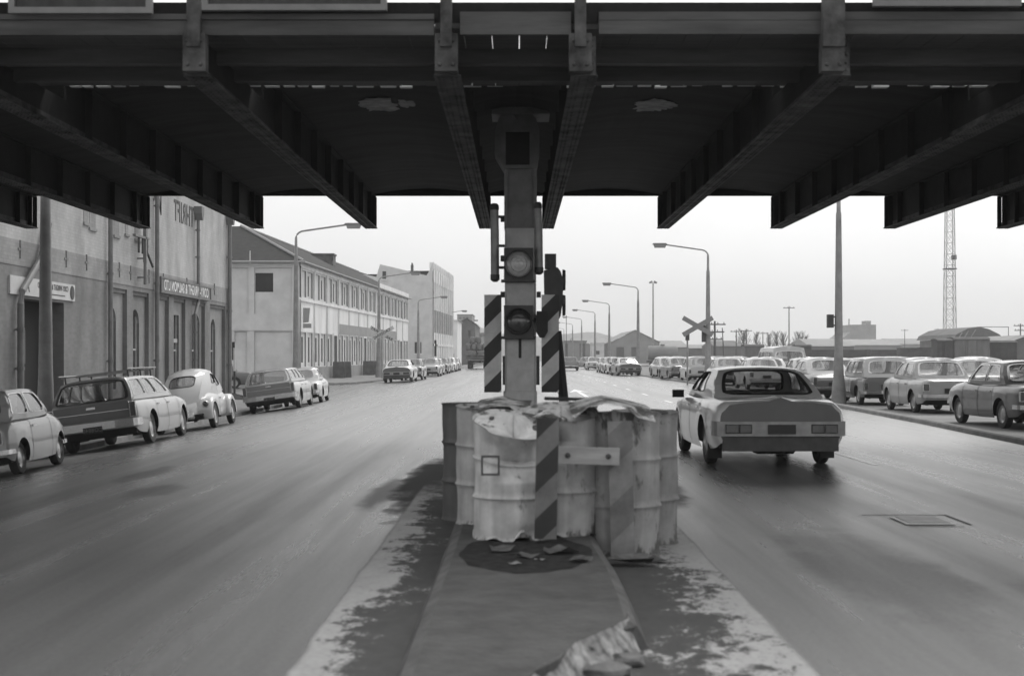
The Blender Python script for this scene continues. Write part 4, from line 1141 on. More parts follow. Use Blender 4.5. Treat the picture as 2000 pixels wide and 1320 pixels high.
# rest of the block: end walls, top, back
quad(bm, (WX, 59.5, -1), (WX-14, 59.5, -1), (WX-14, 59.5, 8.4), (WX, 59.5, 8.4), 2)
quad(bm, (WX, 32, -1), (WX-14, 32, -1), (WX-14, 32, 8.4), (WX, 32, 8.4), 2)
quad(bm, (WX-14, 32, -1), (WX-14, 59.5, -1), (WX-14, 59.5, 8.4), (WX-14, 32, 8.4), 2)
quad(bm, (WX, 32, 8.4), (WX, 59.5, 8.4), (WX-14, 59.5, 8.4), (WX-14, 32, 8.4), 2)
wall = wpart('wall', bm, [M_bk_hi, M_bk_mid, M_bk_lo, M_bk_pl, M_bk_dk, M_dark])
for a, b, wa, wb_, k in bays:
    ztop = {'a': 3.02, 'd': 3.0, 'w': 3.12}[k]; zb = .55 if k != 'd' else -.1
    bm = newbm(); X0 = WX-.262
    w = .06
    fm = []
    for (y0, y1, z0, z1) in ((wa, wa+w, zb, ztop), (wb_-w, wb_, zb, ztop), (wa+w, wb_-w, zb, zb+w), (wa+w, wb_-w, 1.72, 1.72+w)): box(bm, X0-.005, X0+.05, y0, y1, z0, z1)
    if k == 'd': box(bm, X0-.005, X0+.09, wa+w, wb_-w, 2.02, 2.16)
    if k == 'w':
        for f in (.33, .66): box(bm, X0-.004, X0+.04, wa+(wb_-wa)*f-.02, wa+(wb_-wa)*f+.02, zb+w, ztop)
    fr = wpart('door' if k == 'd' else 'window', bm, M_winframe)
    bm = newbm(); quad(bm, (X0+.012, wa+w, zb+w), (X0+.012, wb_-w, zb+w), (X0+.012, wb_-w, ztop), (X0+.012, wa+w, ztop)); wpart('pane', bm, M_windark, par=fr)
    bm = newbm(); box(bm, WX-.26, WX-.09, wa-.05, wb_+.05, zb-.12, zb-.005); wpart('sill', bm, M_conc, par=fr)
for x0, x1, yt, yb in ((163, 172, 398, 435), (174, 186, 400, 446), (222, 232, 430, 460), (244, 250, 437, 457), (263, 275, 440, 468), (281, 288, 446, 478)):
    ya, yb_ = WY(x0), WY(x1); ym = (ya+yb_)/2; z1, z0 = EYE+(HY-yt)/F*ym, EYE+(HY-yb)/F*ym
    bm = newbm(); box(bm, WX-.02, WX+.012, ya, yb_, z0, z1); box(bm, WX-.02, WX+.05, ya-.05, yb_+.05, z0-.08, z0-.002); wpart('blocked_window', bm, M_bk_mid)
# pipes
def pipe(name, pts, r, hop=None):
    bm = newbm(); tube(bm, pts, r, 10)
    for i in range(len(pts)-1):
        a, b = Vector(pts[i]), Vector(pts[i+1])
        if abs(a.z-b.z) > 2:
            for t in (.2, .5, .8):
                p = a.lerp(b, t); lathe(bm, [(r*1.25, p.z-.04), (r*1.25, p.z+.04)], 10, 0, 'Z', (p.x, p.y, 0)); box(bm, WX, p.x, p.y-.015, p.y+.015, p.z-.02, p.z+.02)
    if hop: prism(bm, [(hop[1]-.22, hop[2]+.25), (hop[1]+.22, hop[2]+.25), (hop[1]+.22, hop[2]), (hop[1]+.08, hop[2]-.25), (hop[1]-.08, hop[2]-.25), (hop[1]-.22, hop[2])], 'X', WX+.01, WX+.3)
    wpart(name, bm, M_galvd)
M_galvd = pm('painted drainpipe', .17, .55, .2, 4)
pipe('drainpipe', [(WX+.12, WY(208), 8.2), (WX+.12, WY(208), -.3)], .07)
pipe('drainpipe', [(WX+.12, WY(300), 8.2), (WX+.12, WY(300), -.3)], .07)
pipe('drainpipe', [(WX+.12, WY(381), 6.9), (WX+.12, WY(381), 3.55), (WX+.12, WY(375), 3.1), (WX+.12, WY(375), -.3)], .06, (0, WY(381), 6.85))
pipe('drainpipe', [(WX+.12, 59.25, 7.1), (WX+.12, 59.25, -.3)], .09, (0, 59.25, 7.2))
pipe('drainpipe', [(WX+.14, WY(85), 4.9), (WX+.14, WY(70), 4.0), (WX+.14, WY(32), 3.1), (WX+.14, WY(29), 2.8), (WX+.14, WY(29), -.3)], .08)
for x, y in ((38, 487), (128, 506), (168, 513), (232, 527), (254, 533), (290, 540), (318, 547), (364, 555), (418, 565)):
    yy = WY(x); z = EYE+(HY-y)/F*yy
    bm = newbm(); box(bm, WX, WX+.04, yy-.03, yy+.03, z-.22, z+.22); box(bm, WX+.001, WX+.035, yy-.16, yy-.031, z-.03, z+.03); box(bm, WX+.001, WX+.035, yy+.031, yy+.16, z-.03, z+.03)
    wpart('wall_anchor', bm, M_galvd)
for a_ in (('THRIFT', 1.05, TM(51.62, 6.62, .012), .004, 0, .012, 1.12, True, .82), ('M', 1.05, TM(48.05, 6.62, .012), .004, 0, .012, 1, True, .85), ('c', .6, TM(47.35, 6.85, .012), .004, 0, .012), ('.', 1.0, TM(54.1, 6.7, .012), .004, 0, .02)):
    bm = newbm(); text_bm(bm, *a_); wpart('painted_lettering', bm, M_letg)
ib = empty('insulator_bracket', (WX, WY(268), 4.3), 0, 'iron pole with crossarms and hanging insulators fixed to the brick wall', 'bracket')
bm = newbm(); tube(bm, [(.25, 0, -.5), (.25, 0, 1.75)], .05, 8); box(bm, 0, .25, -.03, .03, -.3, -.25); box(bm, 0, .25, -.03, .03, .3, .35); obj('pole', bm, M_galvd, ib)
bm = newbm(); box(bm, .2, .3, -1.3, .35, .93, 1.0); box(bm, .2, .3, -.06, .06, .2, 1.6); obj('crossarm', bm, M_galvd, ib)
for y in (-.75, -.3, .25):
    bm = newbm(); tube(bm, [(.25, y, .93), (.25, y, .45)], .035, 8); obj('insulator', bm, M_iron, ib)
bm = newbm(); tube(bm, [(.25, .3, .5), (.3, .75, .1)], .04, 6); obj('stay', bm, M_iron, ib)
# sign boards
s1 = empty('shop_sign', (WX, 51.6, 3.93), 0, 'long dark sign board with white serif style letters above the arched windows', 'sign')
def spart(root, name, bm, mats):
    bm.transform(Matrix.Translation(-root.location)); return obj(name, bm, mats, root)
bm = newbm(); box(bm, WX, WX+.14, 47.75, 55.45, 3.7, 4.16); spart(s1, 'board', bm, M_signd)
bm = newbm()
for z0, z1 in ((3.66, 3.72), (4.14, 4.2)): box(bm, WX+.02, WX+.17, 47.7, 55.5, z0, z1)
for y in (47.7, 55.42): box(bm, WX+.02, WX+.17, y, y+.08, 3.72, 4.14)
spart(s1, 'frame', bm, M_signd)
bm = newbm(); text_bm(bm, 'CORY-WRIGHT & SALMON LTD', .49, TM(51.6, 3.93, .146), .003, 0, .012, 1.06, sx=.94); spart(s1, 'letters', bm, M_letter)
s2 = empty('shop_sign', (WX, 36.25, 3.25), 0, 'white sign board with small grey lettering over the open dark doorway', 'sign')
bm = newbm(); box(bm, WX, WX+.05, 33.8, 38.75, 3.02, 3.46); spart(s2, 'board', bm, M_signw)
bm = newbm(); text_bm(bm, 'CORY-WRIGHT & SALMON LTD', .2, TM(36.95, 3.31, .053), .002, 0, .004, 1.02, sx=.84); spart(s2, 'letters', bm, M_letd)
bm = newbm(); box(bm, WX+.051, WX+.054, 36.1, 37.9, 3.11, 3.14); spart(s2, 'underline', bm, M_letg)
bm = newbm(); text_bm(bm, 'A', .42, TM(35.0, 3.24, .053), .002, 0, .004); spart(s2, 'letters', bm, M_letd)
bm = newbm(); lathe(bm, [(.19, .0), (.19, .006)], 24, 0, 'X', (WX+.052, 38.5, 3.24)); lathe(bm, [(.13, .0), (.13, .006)], 24, 1, 'X', (WX+.06, 38.5, 3.24)); spart(s2, 'emblem', bm, [M_letd, M_letg])
# things inside the doorway
nb = empty('notice_board', (WX-.47, 35.9, 1.45), 0, 'pale notice sheet board inside the dark doorway of the warehouse', 'notice')
bm = newbm(); box(bm, -.02, .02, -.4, .4, -.1, .75); obj('board', bm, M_fard, nb)
bm = newbm(); box(bm, .021, .026, -.25, .22, .0, .62); obj('sheet', bm, M_far, nb)
pp = empty('sign_post', at(458, 762, 62)[:2] + (-.3,), 0, 'slim banded post standing by the warehouse corner', 'post')
bm = newbm(); tube(bm, [(0, 0, 0), (0, 0, 1.2)], .05, 8); obj('lower_pole', bm, M_iron, pp)
bm = newbm(); tube(bm, [(0, 0, 1.2), (0, 0, 2.2)], .05, 8); obj('upper_pole', bm, M_white, pp)

# ==================================================================== CREAM TWO STOREY BUILDING
cb = empty('cream_building', (-13.2, 87, 0), 0, 'long cream two storey building with slate roof and narrow windows along the street', 'building')
UD = Vector((.04, 1, 0)).normalized(); UN = Vector((1, -.04, 0)).normalized(); CO = Vector((-13.2, 87, 0)); CLEN = 56.7; BAY = CLEN/12
def cpart(name, bm, mats, smooth=None, par=None, root=None):
    root = root or cb
    bm.transform(Matrix.Translation(-root.location)); return obj(name, bm, mats, par or root, smooth)
rects = [(0, CLEN, 3.05, 4.9, 0, 1), (0, CLEN, -1, .85, -.03, 2), (0, CLEN, 4.9, 5.08, -.09, 1), (0, CLEN, 6.92, 7.25, -.06, 1)]
wins = []; doors_ = []
for b in range(12):
    o = b*BAY
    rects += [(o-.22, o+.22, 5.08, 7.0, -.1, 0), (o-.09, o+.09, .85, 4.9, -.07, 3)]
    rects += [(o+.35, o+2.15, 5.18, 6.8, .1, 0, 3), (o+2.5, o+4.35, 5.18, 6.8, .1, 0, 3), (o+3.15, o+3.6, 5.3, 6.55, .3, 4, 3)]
    wins.append((o+3.15, o+3.6, 5.3, 6.55))
    for k, c in enumerate((1.25, 3.45)):
        if b in (2, 5, 10) and k == 1:
            rects += [(o+2.5, o+4.3, -.05, 3.15, -.05, 1), (o+2.75, o+4.05, -.05, 2.95, .35, 5, 3)]; doors_.append((o+2.75, o+4.05)); continue
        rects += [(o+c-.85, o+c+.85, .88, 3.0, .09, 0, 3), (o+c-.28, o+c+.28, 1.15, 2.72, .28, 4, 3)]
        wins.append((o+c-.28, o+c+.28, 1.15, 2.72))
rects += [(3*BAY+.1, 10*BAY-.1, 3.08, 3.82, -.02, 3)]
bm = newbm(); P = relief(bm, CO, UD, UN, 0, CLEN, -1, 7.25, rects)
# end wall facing the camera
er = [(0, 20, 3.1, 3.9, -.04, 0), (0, 20, 7.0, 7.25, -.08, 0), (0, 20, -1, .3, -.03, 2)]
for c0, c1 in ((.6, 2.7), (3.0, 5.0), (5.5, 8)): er += [(c0, c1, 4.1, 6.9, .1, 0, 3), (c0, c1, .3, 3.05, .1, 0, 3)]
er = [(0, 20, 3.1, 3.9, -.04, 0), (0, 20, 7.0, 7.25, -.08, 0), (0, 20, -1, .3, -.03, 2), (.45, 2.75, 4.1, 6.9, .1, 0, 3), (3.1, 5.2, 4.1, 6.9, .1, 0, 3), (.45, 2.75, .3, 3.05, .1, 0, 3), (3.2, 3.95, .3, 3.05, .1, 0, 3), (4.1, 8, .3, 3.05, .1, 0, 3), (1.62, 2.7, 5.43, 6.58, .3, 4, 4), (3.95, 4.12, 1.3, 2.4, .2, 4, 4)]
relief(bm, (-13.2, 87, 0), (-1, 0, 0), (0, -1, 0), 0, 20, -1, 7.25, er)
p1 = CO+UD*CLEN
quad(bm, p1+Vector((0, 0, -1)), p1+Vector((-18, 0, -1)), p1+Vector((-18, 0, 7.25)), p1+Vector((0, 0, 7.25)), 0)
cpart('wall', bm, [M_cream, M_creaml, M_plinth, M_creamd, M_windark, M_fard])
for u0, u1, z0, z1 in wins:
    bm = newbm(); w = .045
    for a, b, c, d in ((u0, u0+w, z0, z1), (u1-w, u1, z0, z1), (u0+w, u1-w, (z0+z1)/2-.03, (z0+z1)/2+.03)):
        q = [P(a, c, .24), P(b, c, .24), P(b, d, .24), P(a, d, .24)]; quad(bm, *q)
    if z1 > 3:  # curved heads on the upper row
        pass
    f = cpart('window', bm, M_winframe)
    bm = newbm(); quad(bm, P(u0+.01, z0+.01, .27), P(u1-.01, z0+.01, .27), P(u1-.01, z1-.01, .27), P(u0+.01, z1-.01, .27)); cpart('pane', bm, M_windark, par=f)
bm = newbm()
for k in range(2): box(bm, -15.9+.54*k+.02, -15.9+.54*k+.5, 87.24, 87.27, 5.45, 6.56)
box(bm, -15.37, -15.33, 87.2, 87.24, 5.45, 6.56); cpart('window', bm, M_windark)
for a, b in doors_:
    bm = newbm(); quad(bm, P(a+.02, -.05, .3), P(b-.02, -.05, .3), P(b-.02, 1.2, .3), P(a+.02, 1.2, .3)); cpart('door', bm, M_dark)
bm = newbm()
ev = 7.27; rz = 9.95
E0 = Vector((-12.95, 86.75, ev)); R0 = Vector((-17.9, 93, rz)); E1 = E0+UD*(CLEN+.3); R1 = R0+UD*50.5; E2 = Vector((-34, 86.75, ev)); R2 = Vector((-34, 93, rz))
n = 24
quad(bm, E0, E1, R1, R0); quad(bm, E2, E0, R0, R2); quad(bm, R0, R1, R1+Vector((-5, 0, -2.7)), R0+Vector((-5, 3, -2.7))); quad(bm, R2, R0, R0+Vector((-5, 5, -2.7)), R2+Vector((0, 5, -2.7)))
bm.faces.new([bm.verts.new(v) for v in (E1, R1+Vector((-5, 0, -2.7)), R1)])
rf = cpart('roof', bm, M_roof)
bm = newbm()
for a, b in ((E0, E1), (E2, E0)):
    tube(bm, [a+Vector((.05, -.05, -.03)), b+Vector((.05, -.05, -.03))], .07, 8)
tube(bm, [R0+Vector((0, 0, .03)), R1+Vector((0, 0, .03))], .09, 6); tube(bm, [E0+Vector((0, 0, .05)), R0+Vector((0, 0, .04))], .09, 6)
cpart('gutter', bm, M_creamd, par=rf)
bm = newbm(); box(bm, -16.3, -14.6, 113.8, 115.4, 7.6, 9.55); box(bm, -16.38, -14.52, 113.72, 115.48, 9.552, 9.68); cpart('chimney', bm, M_concd, par=rf)
for x in (-17.35, -16.15):
    bm = newbm(); tube(bm, [(x, 86.7, 7.1), (x, 86.7, 8.0 if x < -16.5 else 7.9)], .035, 6); cpart('vent_pipe', bm, M_white, par=rf)
bm = newbm(); q = [P(34*1, 7.25, -.1), P(CLEN, 7.25, -.1), P(CLEN, 7.75, -.1), P(34, 7.75, -.1)]; quad(bm, *q); cpart('parapet', bm, M_creaml)
# bracket sign at the corner and hanging board
hb = empty('bracket_sign', tuple(CO+UD*.6+UN*.1+Vector((0, 0, 3.5))), 0, 'grey tapered board hung at the corner of the cream building', 'sign')
bm = newbm(); prism(bm, [(0, .98), (.42, .98), (.34, .12), (0, .06)], 'Y', -.04, .04); obj('board', bm, M_creamd, hb)
bm = newbm(); box(bm, 0, .5, -.05, .05, -.25, .02); obj('lower_board', bm, M_creamd, hb)
for i, (s_, lab) in enumerate(((11.2, 'dark sandwich board leaning left of the nearer doorway of the cream building'), (13.9, 'dark sandwich board leaning right of the nearer doorway of the cream building'), (25.3, 'dark sandwich board leaning left of the farther doorway'), (28.2, 'dark sandwich board leaning right of the farther doorway'))):
    p = CO+UD*s_+UN*.55; o = empty('sandwich_board', (p.x, p.y, 0), R(84), lab, 'sign board', 'boards by the doorways')
    bm = newbm(); prism(bm, [(-.3, 0), (-.24, 0), (.0, 1.15), (-.06, 1.15)], 'Y', -.4, .4); obj('panel', bm, M_concd, o)
    bm = newbm(); prism(bm, [(.3, 0), (.24, 0), (.012, 1.1), (.06, 1.15)], 'Y', -.4, .4); obj('panel', bm, M_concd, o)

# ==================================================================== THREE STOREY BUILDING
fb = empty('white_factory', (-9.7, 165, 0), 0, 'tall white factory with finned street front and sawtooth gables beyond the cream building', 'building')
FO = Vector((-9.7, 165, 0)); FL = 27.0
def fz(y): return EYE+(HY-y)*165/F
def fx(x): return (x-CX)*165/F
bm = newbm()
rects = [(0, FL, 8.7, 9.0, -.1, 0), (1.2, FL-.6, 4.25, 6.9, .06, 2, 1), (0, FL, 2.7, 2.95, -.1, 0), (1.5, 4.5, 1.5, 3.4, .1, 2), (.8, FL-.5, 7.0, 10.1, .08, 0)]
for i in range(10): rects.append((i*2.95, i*2.95+.3, -1, 11.7, -.14, 0))
P2 = relief(bm, FO, UD, UN, 0, FL, -1, 11.6, rects, 0)
for i in range(10):
    u = i*2.95+.2; prism(bm, [(math.cos(a)*.2+0, 11.6+.75*math.sin(a)) for a in [math.pi*k/6 for k in range(7)]], 'Y', 0, .01) if False else None
    pr = [P2(u-.2+.3*k/6, 11.6+.75*math.sin(math.pi*k/6), -.14) for k in range(7)]; bk = [P2(u-.2+.3*k/6, 11.6+.75*math.sin(math.pi*k/6), .4) for k in range(7)]
    for k in range(6): quad(bm, pr[k], pr[k+1], bk[k+1], bk[k], 0)
    bm.faces.new([bm.verts.new(v) for v in pr])
prof = [(600, 720), (600, 545), (640, 535), (662, 524), (735, 541), (742, 516), (833, 538), (838, 530), (845, 513), (845, 720)]
bm.faces.new([bm.verts.new((fx(x), 165, fz(y))) for x, y in prof]).material_index = 1
pe = FO+UD*FL
quad(bm, pe+Vector((0, 0, -1)), pe+Vector((-20, 0, -1)), pe+Vector((-20, 0, 11)), pe+Vector((0, 0, 11.5)), 0)
cpart('wall', bm, [M_creaml, M_cream, M_windark], root=fb)
bm = newbm()
for (xa, ya, xb, yb) in ((662, 524, 735, 541), (742, 516, 833, 538)):
    quad(bm, (fx(xa), 165.3, fz(ya)-.1), (fx(xb), 165.3, fz(yb)-.1), (fx(xb), 191, fz(yb)+.6), (fx(xa), 191, fz(ya)+.4))
quad(bm, (fx(735), 165.3, fz(541)), (fx(690), 168, fz(526)), (fx(690), 190, fz(526)), (fx(735), 190, fz(541)))
quad(bm, (fx(838), 166, fz(537)), (fx(760), 172, fz(518)-.3), (fx(760), 190, fz(518)), (fx(838), 190, fz(533)))
box(bm, fx(688), fx(742), 175, 190, fz(560), fz(526)); box(bm, fx(770), fx(838), 176, 190, fz(560), fz(518))
frf = cpart('roof', bm, M_roof, root=fb)
bm = newbm(); box(bm, fx(796), fx(801), 170, 170.6, fz(535), fz(512)); box(bm, fx(797), fx(800), 170.1, 170.5, fz(512), fz(508)); cpart('chimney', bm, M_concd, root=fb, par=frf)
for x0, x1, y0, y1 in ((747, 754, 530, 545), (810, 817, 668, 690), (821, 823, 668, 690)):
    bm = newbm(); box(bm, fx(x0), fx(x1), 164.95, 164.99, fz(y1), fz(y0)); w = cpart('window', bm, M_windark, root=fb)
    bm = newbm(); box(bm, fx(x0)-.1, fx(x1)+.1, 164.88, 164.99, fz(y1)-.15, fz(y1)-.005); cpart('sill', bm, M_creaml, root=fb, par=w)
for i in range(9):
    bm = newbm()
    a, b = i*2.95+.5, (i+1)*2.95-.1
    if i == 0: a = 1.3
    if i == 8: b = FL-.7
    for k in range(2):
        q0 = a+(b-a)*(k+.5)/2; quad(bm, P2(q0, 4.27, .03), P2(q0+.06, 4.27, .03), P2(q0+.06, 6.88, .03), P2(q0, 6.88, .03))
    cpart('window', bm, M_winframe, root=fb)

# ==================================================================== FAR BUILDINGS
def house(name, x0, x1, Y, ztop, ridge, depth, wallm, roofm, label, openings=(), gable=True, cat='building', chim=None):
    X0, X1 = (x0-CX)/F*Y, (x1-CX)/F*Y
    o = empty(name, ((X0+X1)/2, Y, 0), 0, label, cat); w = (X1-X0)/2
    bm = newbm()
    rects = [(-w+(a-x0)/F*Y, -w+(b-x0)/F*Y, EYE+(HY-d)/F*Y, EYE+(HY-c)/F*Y, .35, 1, 1) for a, b, c, d in openings]
    relief(bm, (0, 0, 0), (1, 0, 0), (0, -1, 0), -w, w, -1, ztop, rects, 0)
    box(bm, -w, w, .36, depth, -1, ztop-.01, 0)
    if gable: bm.faces.new([bm.verts.new(p) for p in ((-w, 0, ztop), (w, 0, ztop), (0, 0, ridge))])
    obj('wall', bm, [wallm, M_fard], o)
    bm = newbm(); e = .25
    if gable:
        for s_ in (-1, 1): quad(bm, (0, -.3, ridge+.08), (s_*(w+e), -.3, ztop-.05), (s_*(w+e), depth, ztop-.05), (0, depth, ridge+.08))
    elif ridge > ztop:
        quad(bm, (-w-e, -.3, ztop), (w+e, -.3, ztop), (w*.92, depth/2, ridge), (-w*.92, depth/2, ridge)); quad(bm, (-w-e, depth, ztop), (w+e, depth, ztop), (w*.92, depth/2, ridge), (-w*.92, depth/2, ridge))
        for s_ in (-1, 1): bm.faces.new([bm.verts.new(p) for p in ((s_*(w+e), -.3, ztop), (s_*(w+e), depth, ztop), (s_*w*.92, depth/2, ridge))])
    else: box(bm, -w-.15, w+.15, -.15, depth, ztop, ztop+.3)
    obj('roof', bm, roofm, o)
    return o
Z = lambda y, Y: EYE+(HY-y)/F*Y
house('warehouse', 1193, 1288, 300, Z(668, 300), Z(645, 300), 40, M_far, M_farroof, 'gabled iron warehouse with two dark doorways across the yard', ((1204, 1219, 678, 697), (1233, 1248, 678, 697)))
house('shed', 1118, 1196, 310, Z(671, 310), Z(658, 310), 30, M_far, M_farroof, 'long low iron roofed shed left of the gabled warehouse', (), False)
house('shed', 1103, 1145, 270, Z(668, 270), Z(668, 270), 12, M_far, M_farroof, 'flat topped shed with dark edges at the far end of the road', ((1104, 1109, 671, 697), (1132, 1143, 671, 697)), False)
house('kiosk', 1156, 1180, 255, Z(672, 255), Z(672, 255), 6, M_cream, M_white, 'small pale kiosk with white flat roof by the right lamp posts', ((1164, 1171, 685, 692),), False)
house('shed', 1285, 1345, 320, Z(678, 320), Z(664, 320), 25, M_far, M_farroof, 'low hipped shed right of the gabled warehouse', ((1300, 1308, 684, 694),), False)
house('shed', 1335, 1398, 330, Z(680, 330), Z(672, 330), 25, M_fard, M_far, 'low dark shed behind the crossing sign', (), False)
house('shed', 1395, 1450, 300, Z(676, 300), Z(664, 300), 20, M_fard, M_fard, 'dark low shed behind the utility poles', (), False)
house('engine_shed', 1583, 1668, 310, Z(676, 310), Z(660, 310), 30, M_fard, M_far, 'long dark goods shed with hipped roof left of the grain store', (), False)
house('engine_shed', 1660, 1760, 320, Z(674, 320), Z(661, 320), 30, M_far, M_farroof, 'pale roofed goods shed right of the near lamp pole', ((1690, 1700, 682, 692),), False)
house('shed', 1745, 1840, 420, Z(672, 420), Z(660, 420), 30, M_far, M_far, 'faded long shed left of the lattice mast', (), False)
def grain():
    Y = 560; o = empty('grain_store', ((1685-CX)/F*Y, Y, 0), 0, 'pale hazy grain store tower with rooftop block on the skyline', 'building')
    c = (1685-CX)/F*Y; X = lambda x: (x-CX)/F*Y-c; z = lambda y: EYE+(HY-y)/F*Y
    bm = newbm(); prism(bm, [(X(1647), -1), (X(1647), z(660)), (X(1662), z(648)), (X(1662), z(634)), (X(1711), z(634)), (X(1711), -1)], 'Y', 0, 25); obj('tower', bm, M_far, o)
    bm = newbm(); box(bm, X(1697), X(1706), 4, 12, z(633.9), z(626)); box(bm, X(1711.1), X(1716), 4, 9, z(652), z(648)); obj('rooftop_block', bm, M_far, o)
    bm = newbm(); tube(bm, [(X(1664), 5, z(634)), (X(1664), 5, z(622))], .25, 6); obj('mast', bm, M_far, o)
grain()
def barn():
    Y = 230; c = (1905-CX)/F*Y; X = lambda x: (x-CX)/F*Y-c; z = lambda y: EYE+(HY-y)/F*Y
    o = empty('round_roof_barn', (c, Y, 0), 0, 'dark goods barn with faceted round roof behind the rail wagons at the far right', 'building')
    bm = newbm(); box(bm, X(1865), X(1955), 0, 20, -1, z(663)); obj('wall', bm, M_fard, o)
    bm = newbm(); prism(bm, [(X(1861), z(662)), (X(1866), z(653)), (X(1888), z(642)), (X(1910), z(638)), (X(1930), z(643)), (X(1950), z(653)), (X(1958), z(661))], 'Y', -.5, 21); rf_ = obj('roof', bm, M_fard, o)
    bm = newbm()
    for xa, ya, xb, yb in ((1871, 659, 1877, 649), (1882, 658, 1889, 646), (1894, 658, 1903, 644)): 
        tube(bm, [(X(xa), -.6, z(ya)), (X(xb), -.6, z(yb))], .1, 5)
    obj('roof_light', bm, M_far, o)
    o2 = house('shed', 1960, 2060, 190, Z(672, 190), Z(655, 190), 16, M_fard, M_far, 'shed with pale pitched roof cut by the right edge of the view')
barn()
# left of the road, beyond the factory
house('shop', 884, 893, 205, Z(625, 205), Z(622, 205), 16, M_creaml, M_cream, 'narrow white building just past the finned factory', ((885.5, 887, 690, 705),), False)
house('brick_store', 894, 928, 235, Z(632, 235), Z(622, 235), 30, M_fard, M_roof, 'dark brick gabled store behind the loaded truck', ((899, 901, 640, 655), (915, 919, 645, 660)))
house('shop', 926, 948, 260, Z(655, 260), Z(648, 260), 20, M_cream, M_roof, 'pale low shop to the right of the dark brick store', ((928, 940, 657, 661), (930, 938, 668, 676)), False)
house('office_block', 893, 922, 420, Z(614, 420), Z(611, 420), 25, M_far, M_far, 'pale tall office block rising behind the dark brick store', ((897, 901, 619, 623), (904, 908, 619, 623), (911, 915, 619, 623)), False)
# distant hills
def hill(cx, Y, w, h, seed):
    bm = newbm(); n = 40; g = []
    for i in range(n+1):
        row = []
        for j in range(5):
            t = -1+2*i/n; x = cx+w*t; hh = h*max(0, math.cos(t*math.pi/2))**.8*(1+.25*noise.noise(Vector((t*3+seed, 0, seed))))*math.sin(math.pi/2*j/4)
            row.append(bm.verts.new((x, Y+j*60, -1+hh)))
        g.append(row)
    for i in range(n):
        for j in range(4): bm.faces.new((g[i][j], g[i+1][j], g[i+1][j+1], g[i][j+1]))
    struct(obj('hill', bm, M_hill, smooth=60))
hill(-95, 1150, 150, 36, 1); hill(60, 1250, 110, 26, 3); hill(520, 1350, 500, 14, 5)
# ==================================================================== RAIL YARD
def rail_wagon(x0, x1, Y, ytop, mat, label, roofed=True):
    X0, X1 = (x0-CX)/F*Y, (x1-CX)/F*Y; zt = EYE+(HY-ytop)/F*Y; w = (X1-X0)/2
    o = empty('rail_wagon', ((X0+X1)/2, Y, 0), 0, label, 'rail wagon', 'rail wagons standing across the yard')
    bm = newbm(); box(bm, -w, w, 0, 2.4, .95, zt-.25)
    n = max(3, int(w*2/1.1))
    for i in range(n+1): x = -w+2*w*i/n; box(bm, x-.05, x+.05, -.06, -.001, .96, zt-.26)
    box(bm, -w*.22, w*.22, -.09, -.061, 1.0, zt-.35); obj('wagon_body', bm, mat, o)
    bm = newbm()
    if roofed: prism(bm, [(-.15, zt-.245), (2.55, zt-.245), (2.2, zt-.06), (1.2, zt), (.2, zt-.06)], 'X', -w-.1, w+.1)
    else: box(bm, -w-.05, w+.05, -.08, 2.45, zt-.245, zt-.15)
    obj('wagon_roof' if roofed else 'top_rail', bm, mat if not roofed else M_wagon, o)
    bm = newbm(); box(bm, -w, w, .2, 2.2, .75, .945); obj('underframe', bm, M_dark, o)
    for x in (-w*.65, w*.65):
        bm = newbm(); lathe(bm, [(.42, .3), (.42, .42), (.05, .42)], 14, 0, 'Y', (x, 0, .45)); lathe(bm, [(.42, 2.0), (.42, 2.1)], 14, 0, 'Y', (x, 0, .45)); obj('wheel', bm, M_wagon, o)
wl = [(1832, 1863, 150, 661, M_wagon, 'dark covered rail wagon just left of the weathered one'), (1864, 1932, 150, 658, M_wagonl, 'weathered grey covered rail wagon, tallest in the yard'),
      (1934, 1985, 152, 664, M_wagon, 'dark rail wagon under the end of the round roofed barn'), (1760, 1800, 210, 677, M_wagon, 'low dark rail wagon right of the near lamp pole shed'), (1801, 1831, 212, 676, M_wagon, 'low dark open wagon left of the covered wagons'),
      (1702, 1758, 215, 681, M_wagon, 'long dark wagon below the pale roofed goods shed'), (1644, 1700, 218, 681, M_wagon, 'dark carriage with small light openings behind the parked cars'), (1586, 1634, 220, 681, M_wagon, 'dark carriage left of the near lamp pole'),
      (1555, 1584, 200, 672, M_wagon, 'dark end wagon just right of the minibus'), (1455, 1492, 170, 672, M_wagonl, 'grey van wagon with pale roof left of the minibus')]
for w_ in wl: rail_wagon(w_[0], w_[1], w_[2], w_[3], w_[4], w_[5], w_[3] < 676)
tk = empty('tank_wagon', ((1294-CX)/F*190, 190, 0), 0, 'pale cylindrical tank wagon in front of the iron warehouse', 'rail wagon')
bm = newbm(); lathe(bm, [(.2, -2), (.85, -1.95), (.95, -1.7), (.95, 1.7), (.85, 1.95), (.2, 2)], 20, 0, 'X', (0, 0, 1.95)); obj('tank', bm, M_far, tk, 40)
bm = newbm(); box(bm, -2.1, 2.1, -.9, .9, .7, .95)
for x in (-1.3, 1.3): lathe(bm, [(.42, -.8), (.42, .8)], 14, 0, 'Y', (x, 0, .45))
obj('underframe', bm, M_wagon, tk)
bm = newbm(); lathe(bm, [(.3, 2.85), (.3, 3.1), (.1, 3.15)], 14, 0); obj('dome', bm, M_far, tk)
struct(obj('track_bed', (lambda b: (box(b, 15, 120, 146, 156, 0, .12), box(b, 12, 130, 206, 224, 0, .1), b)[2])(newbm()), M_wagon))
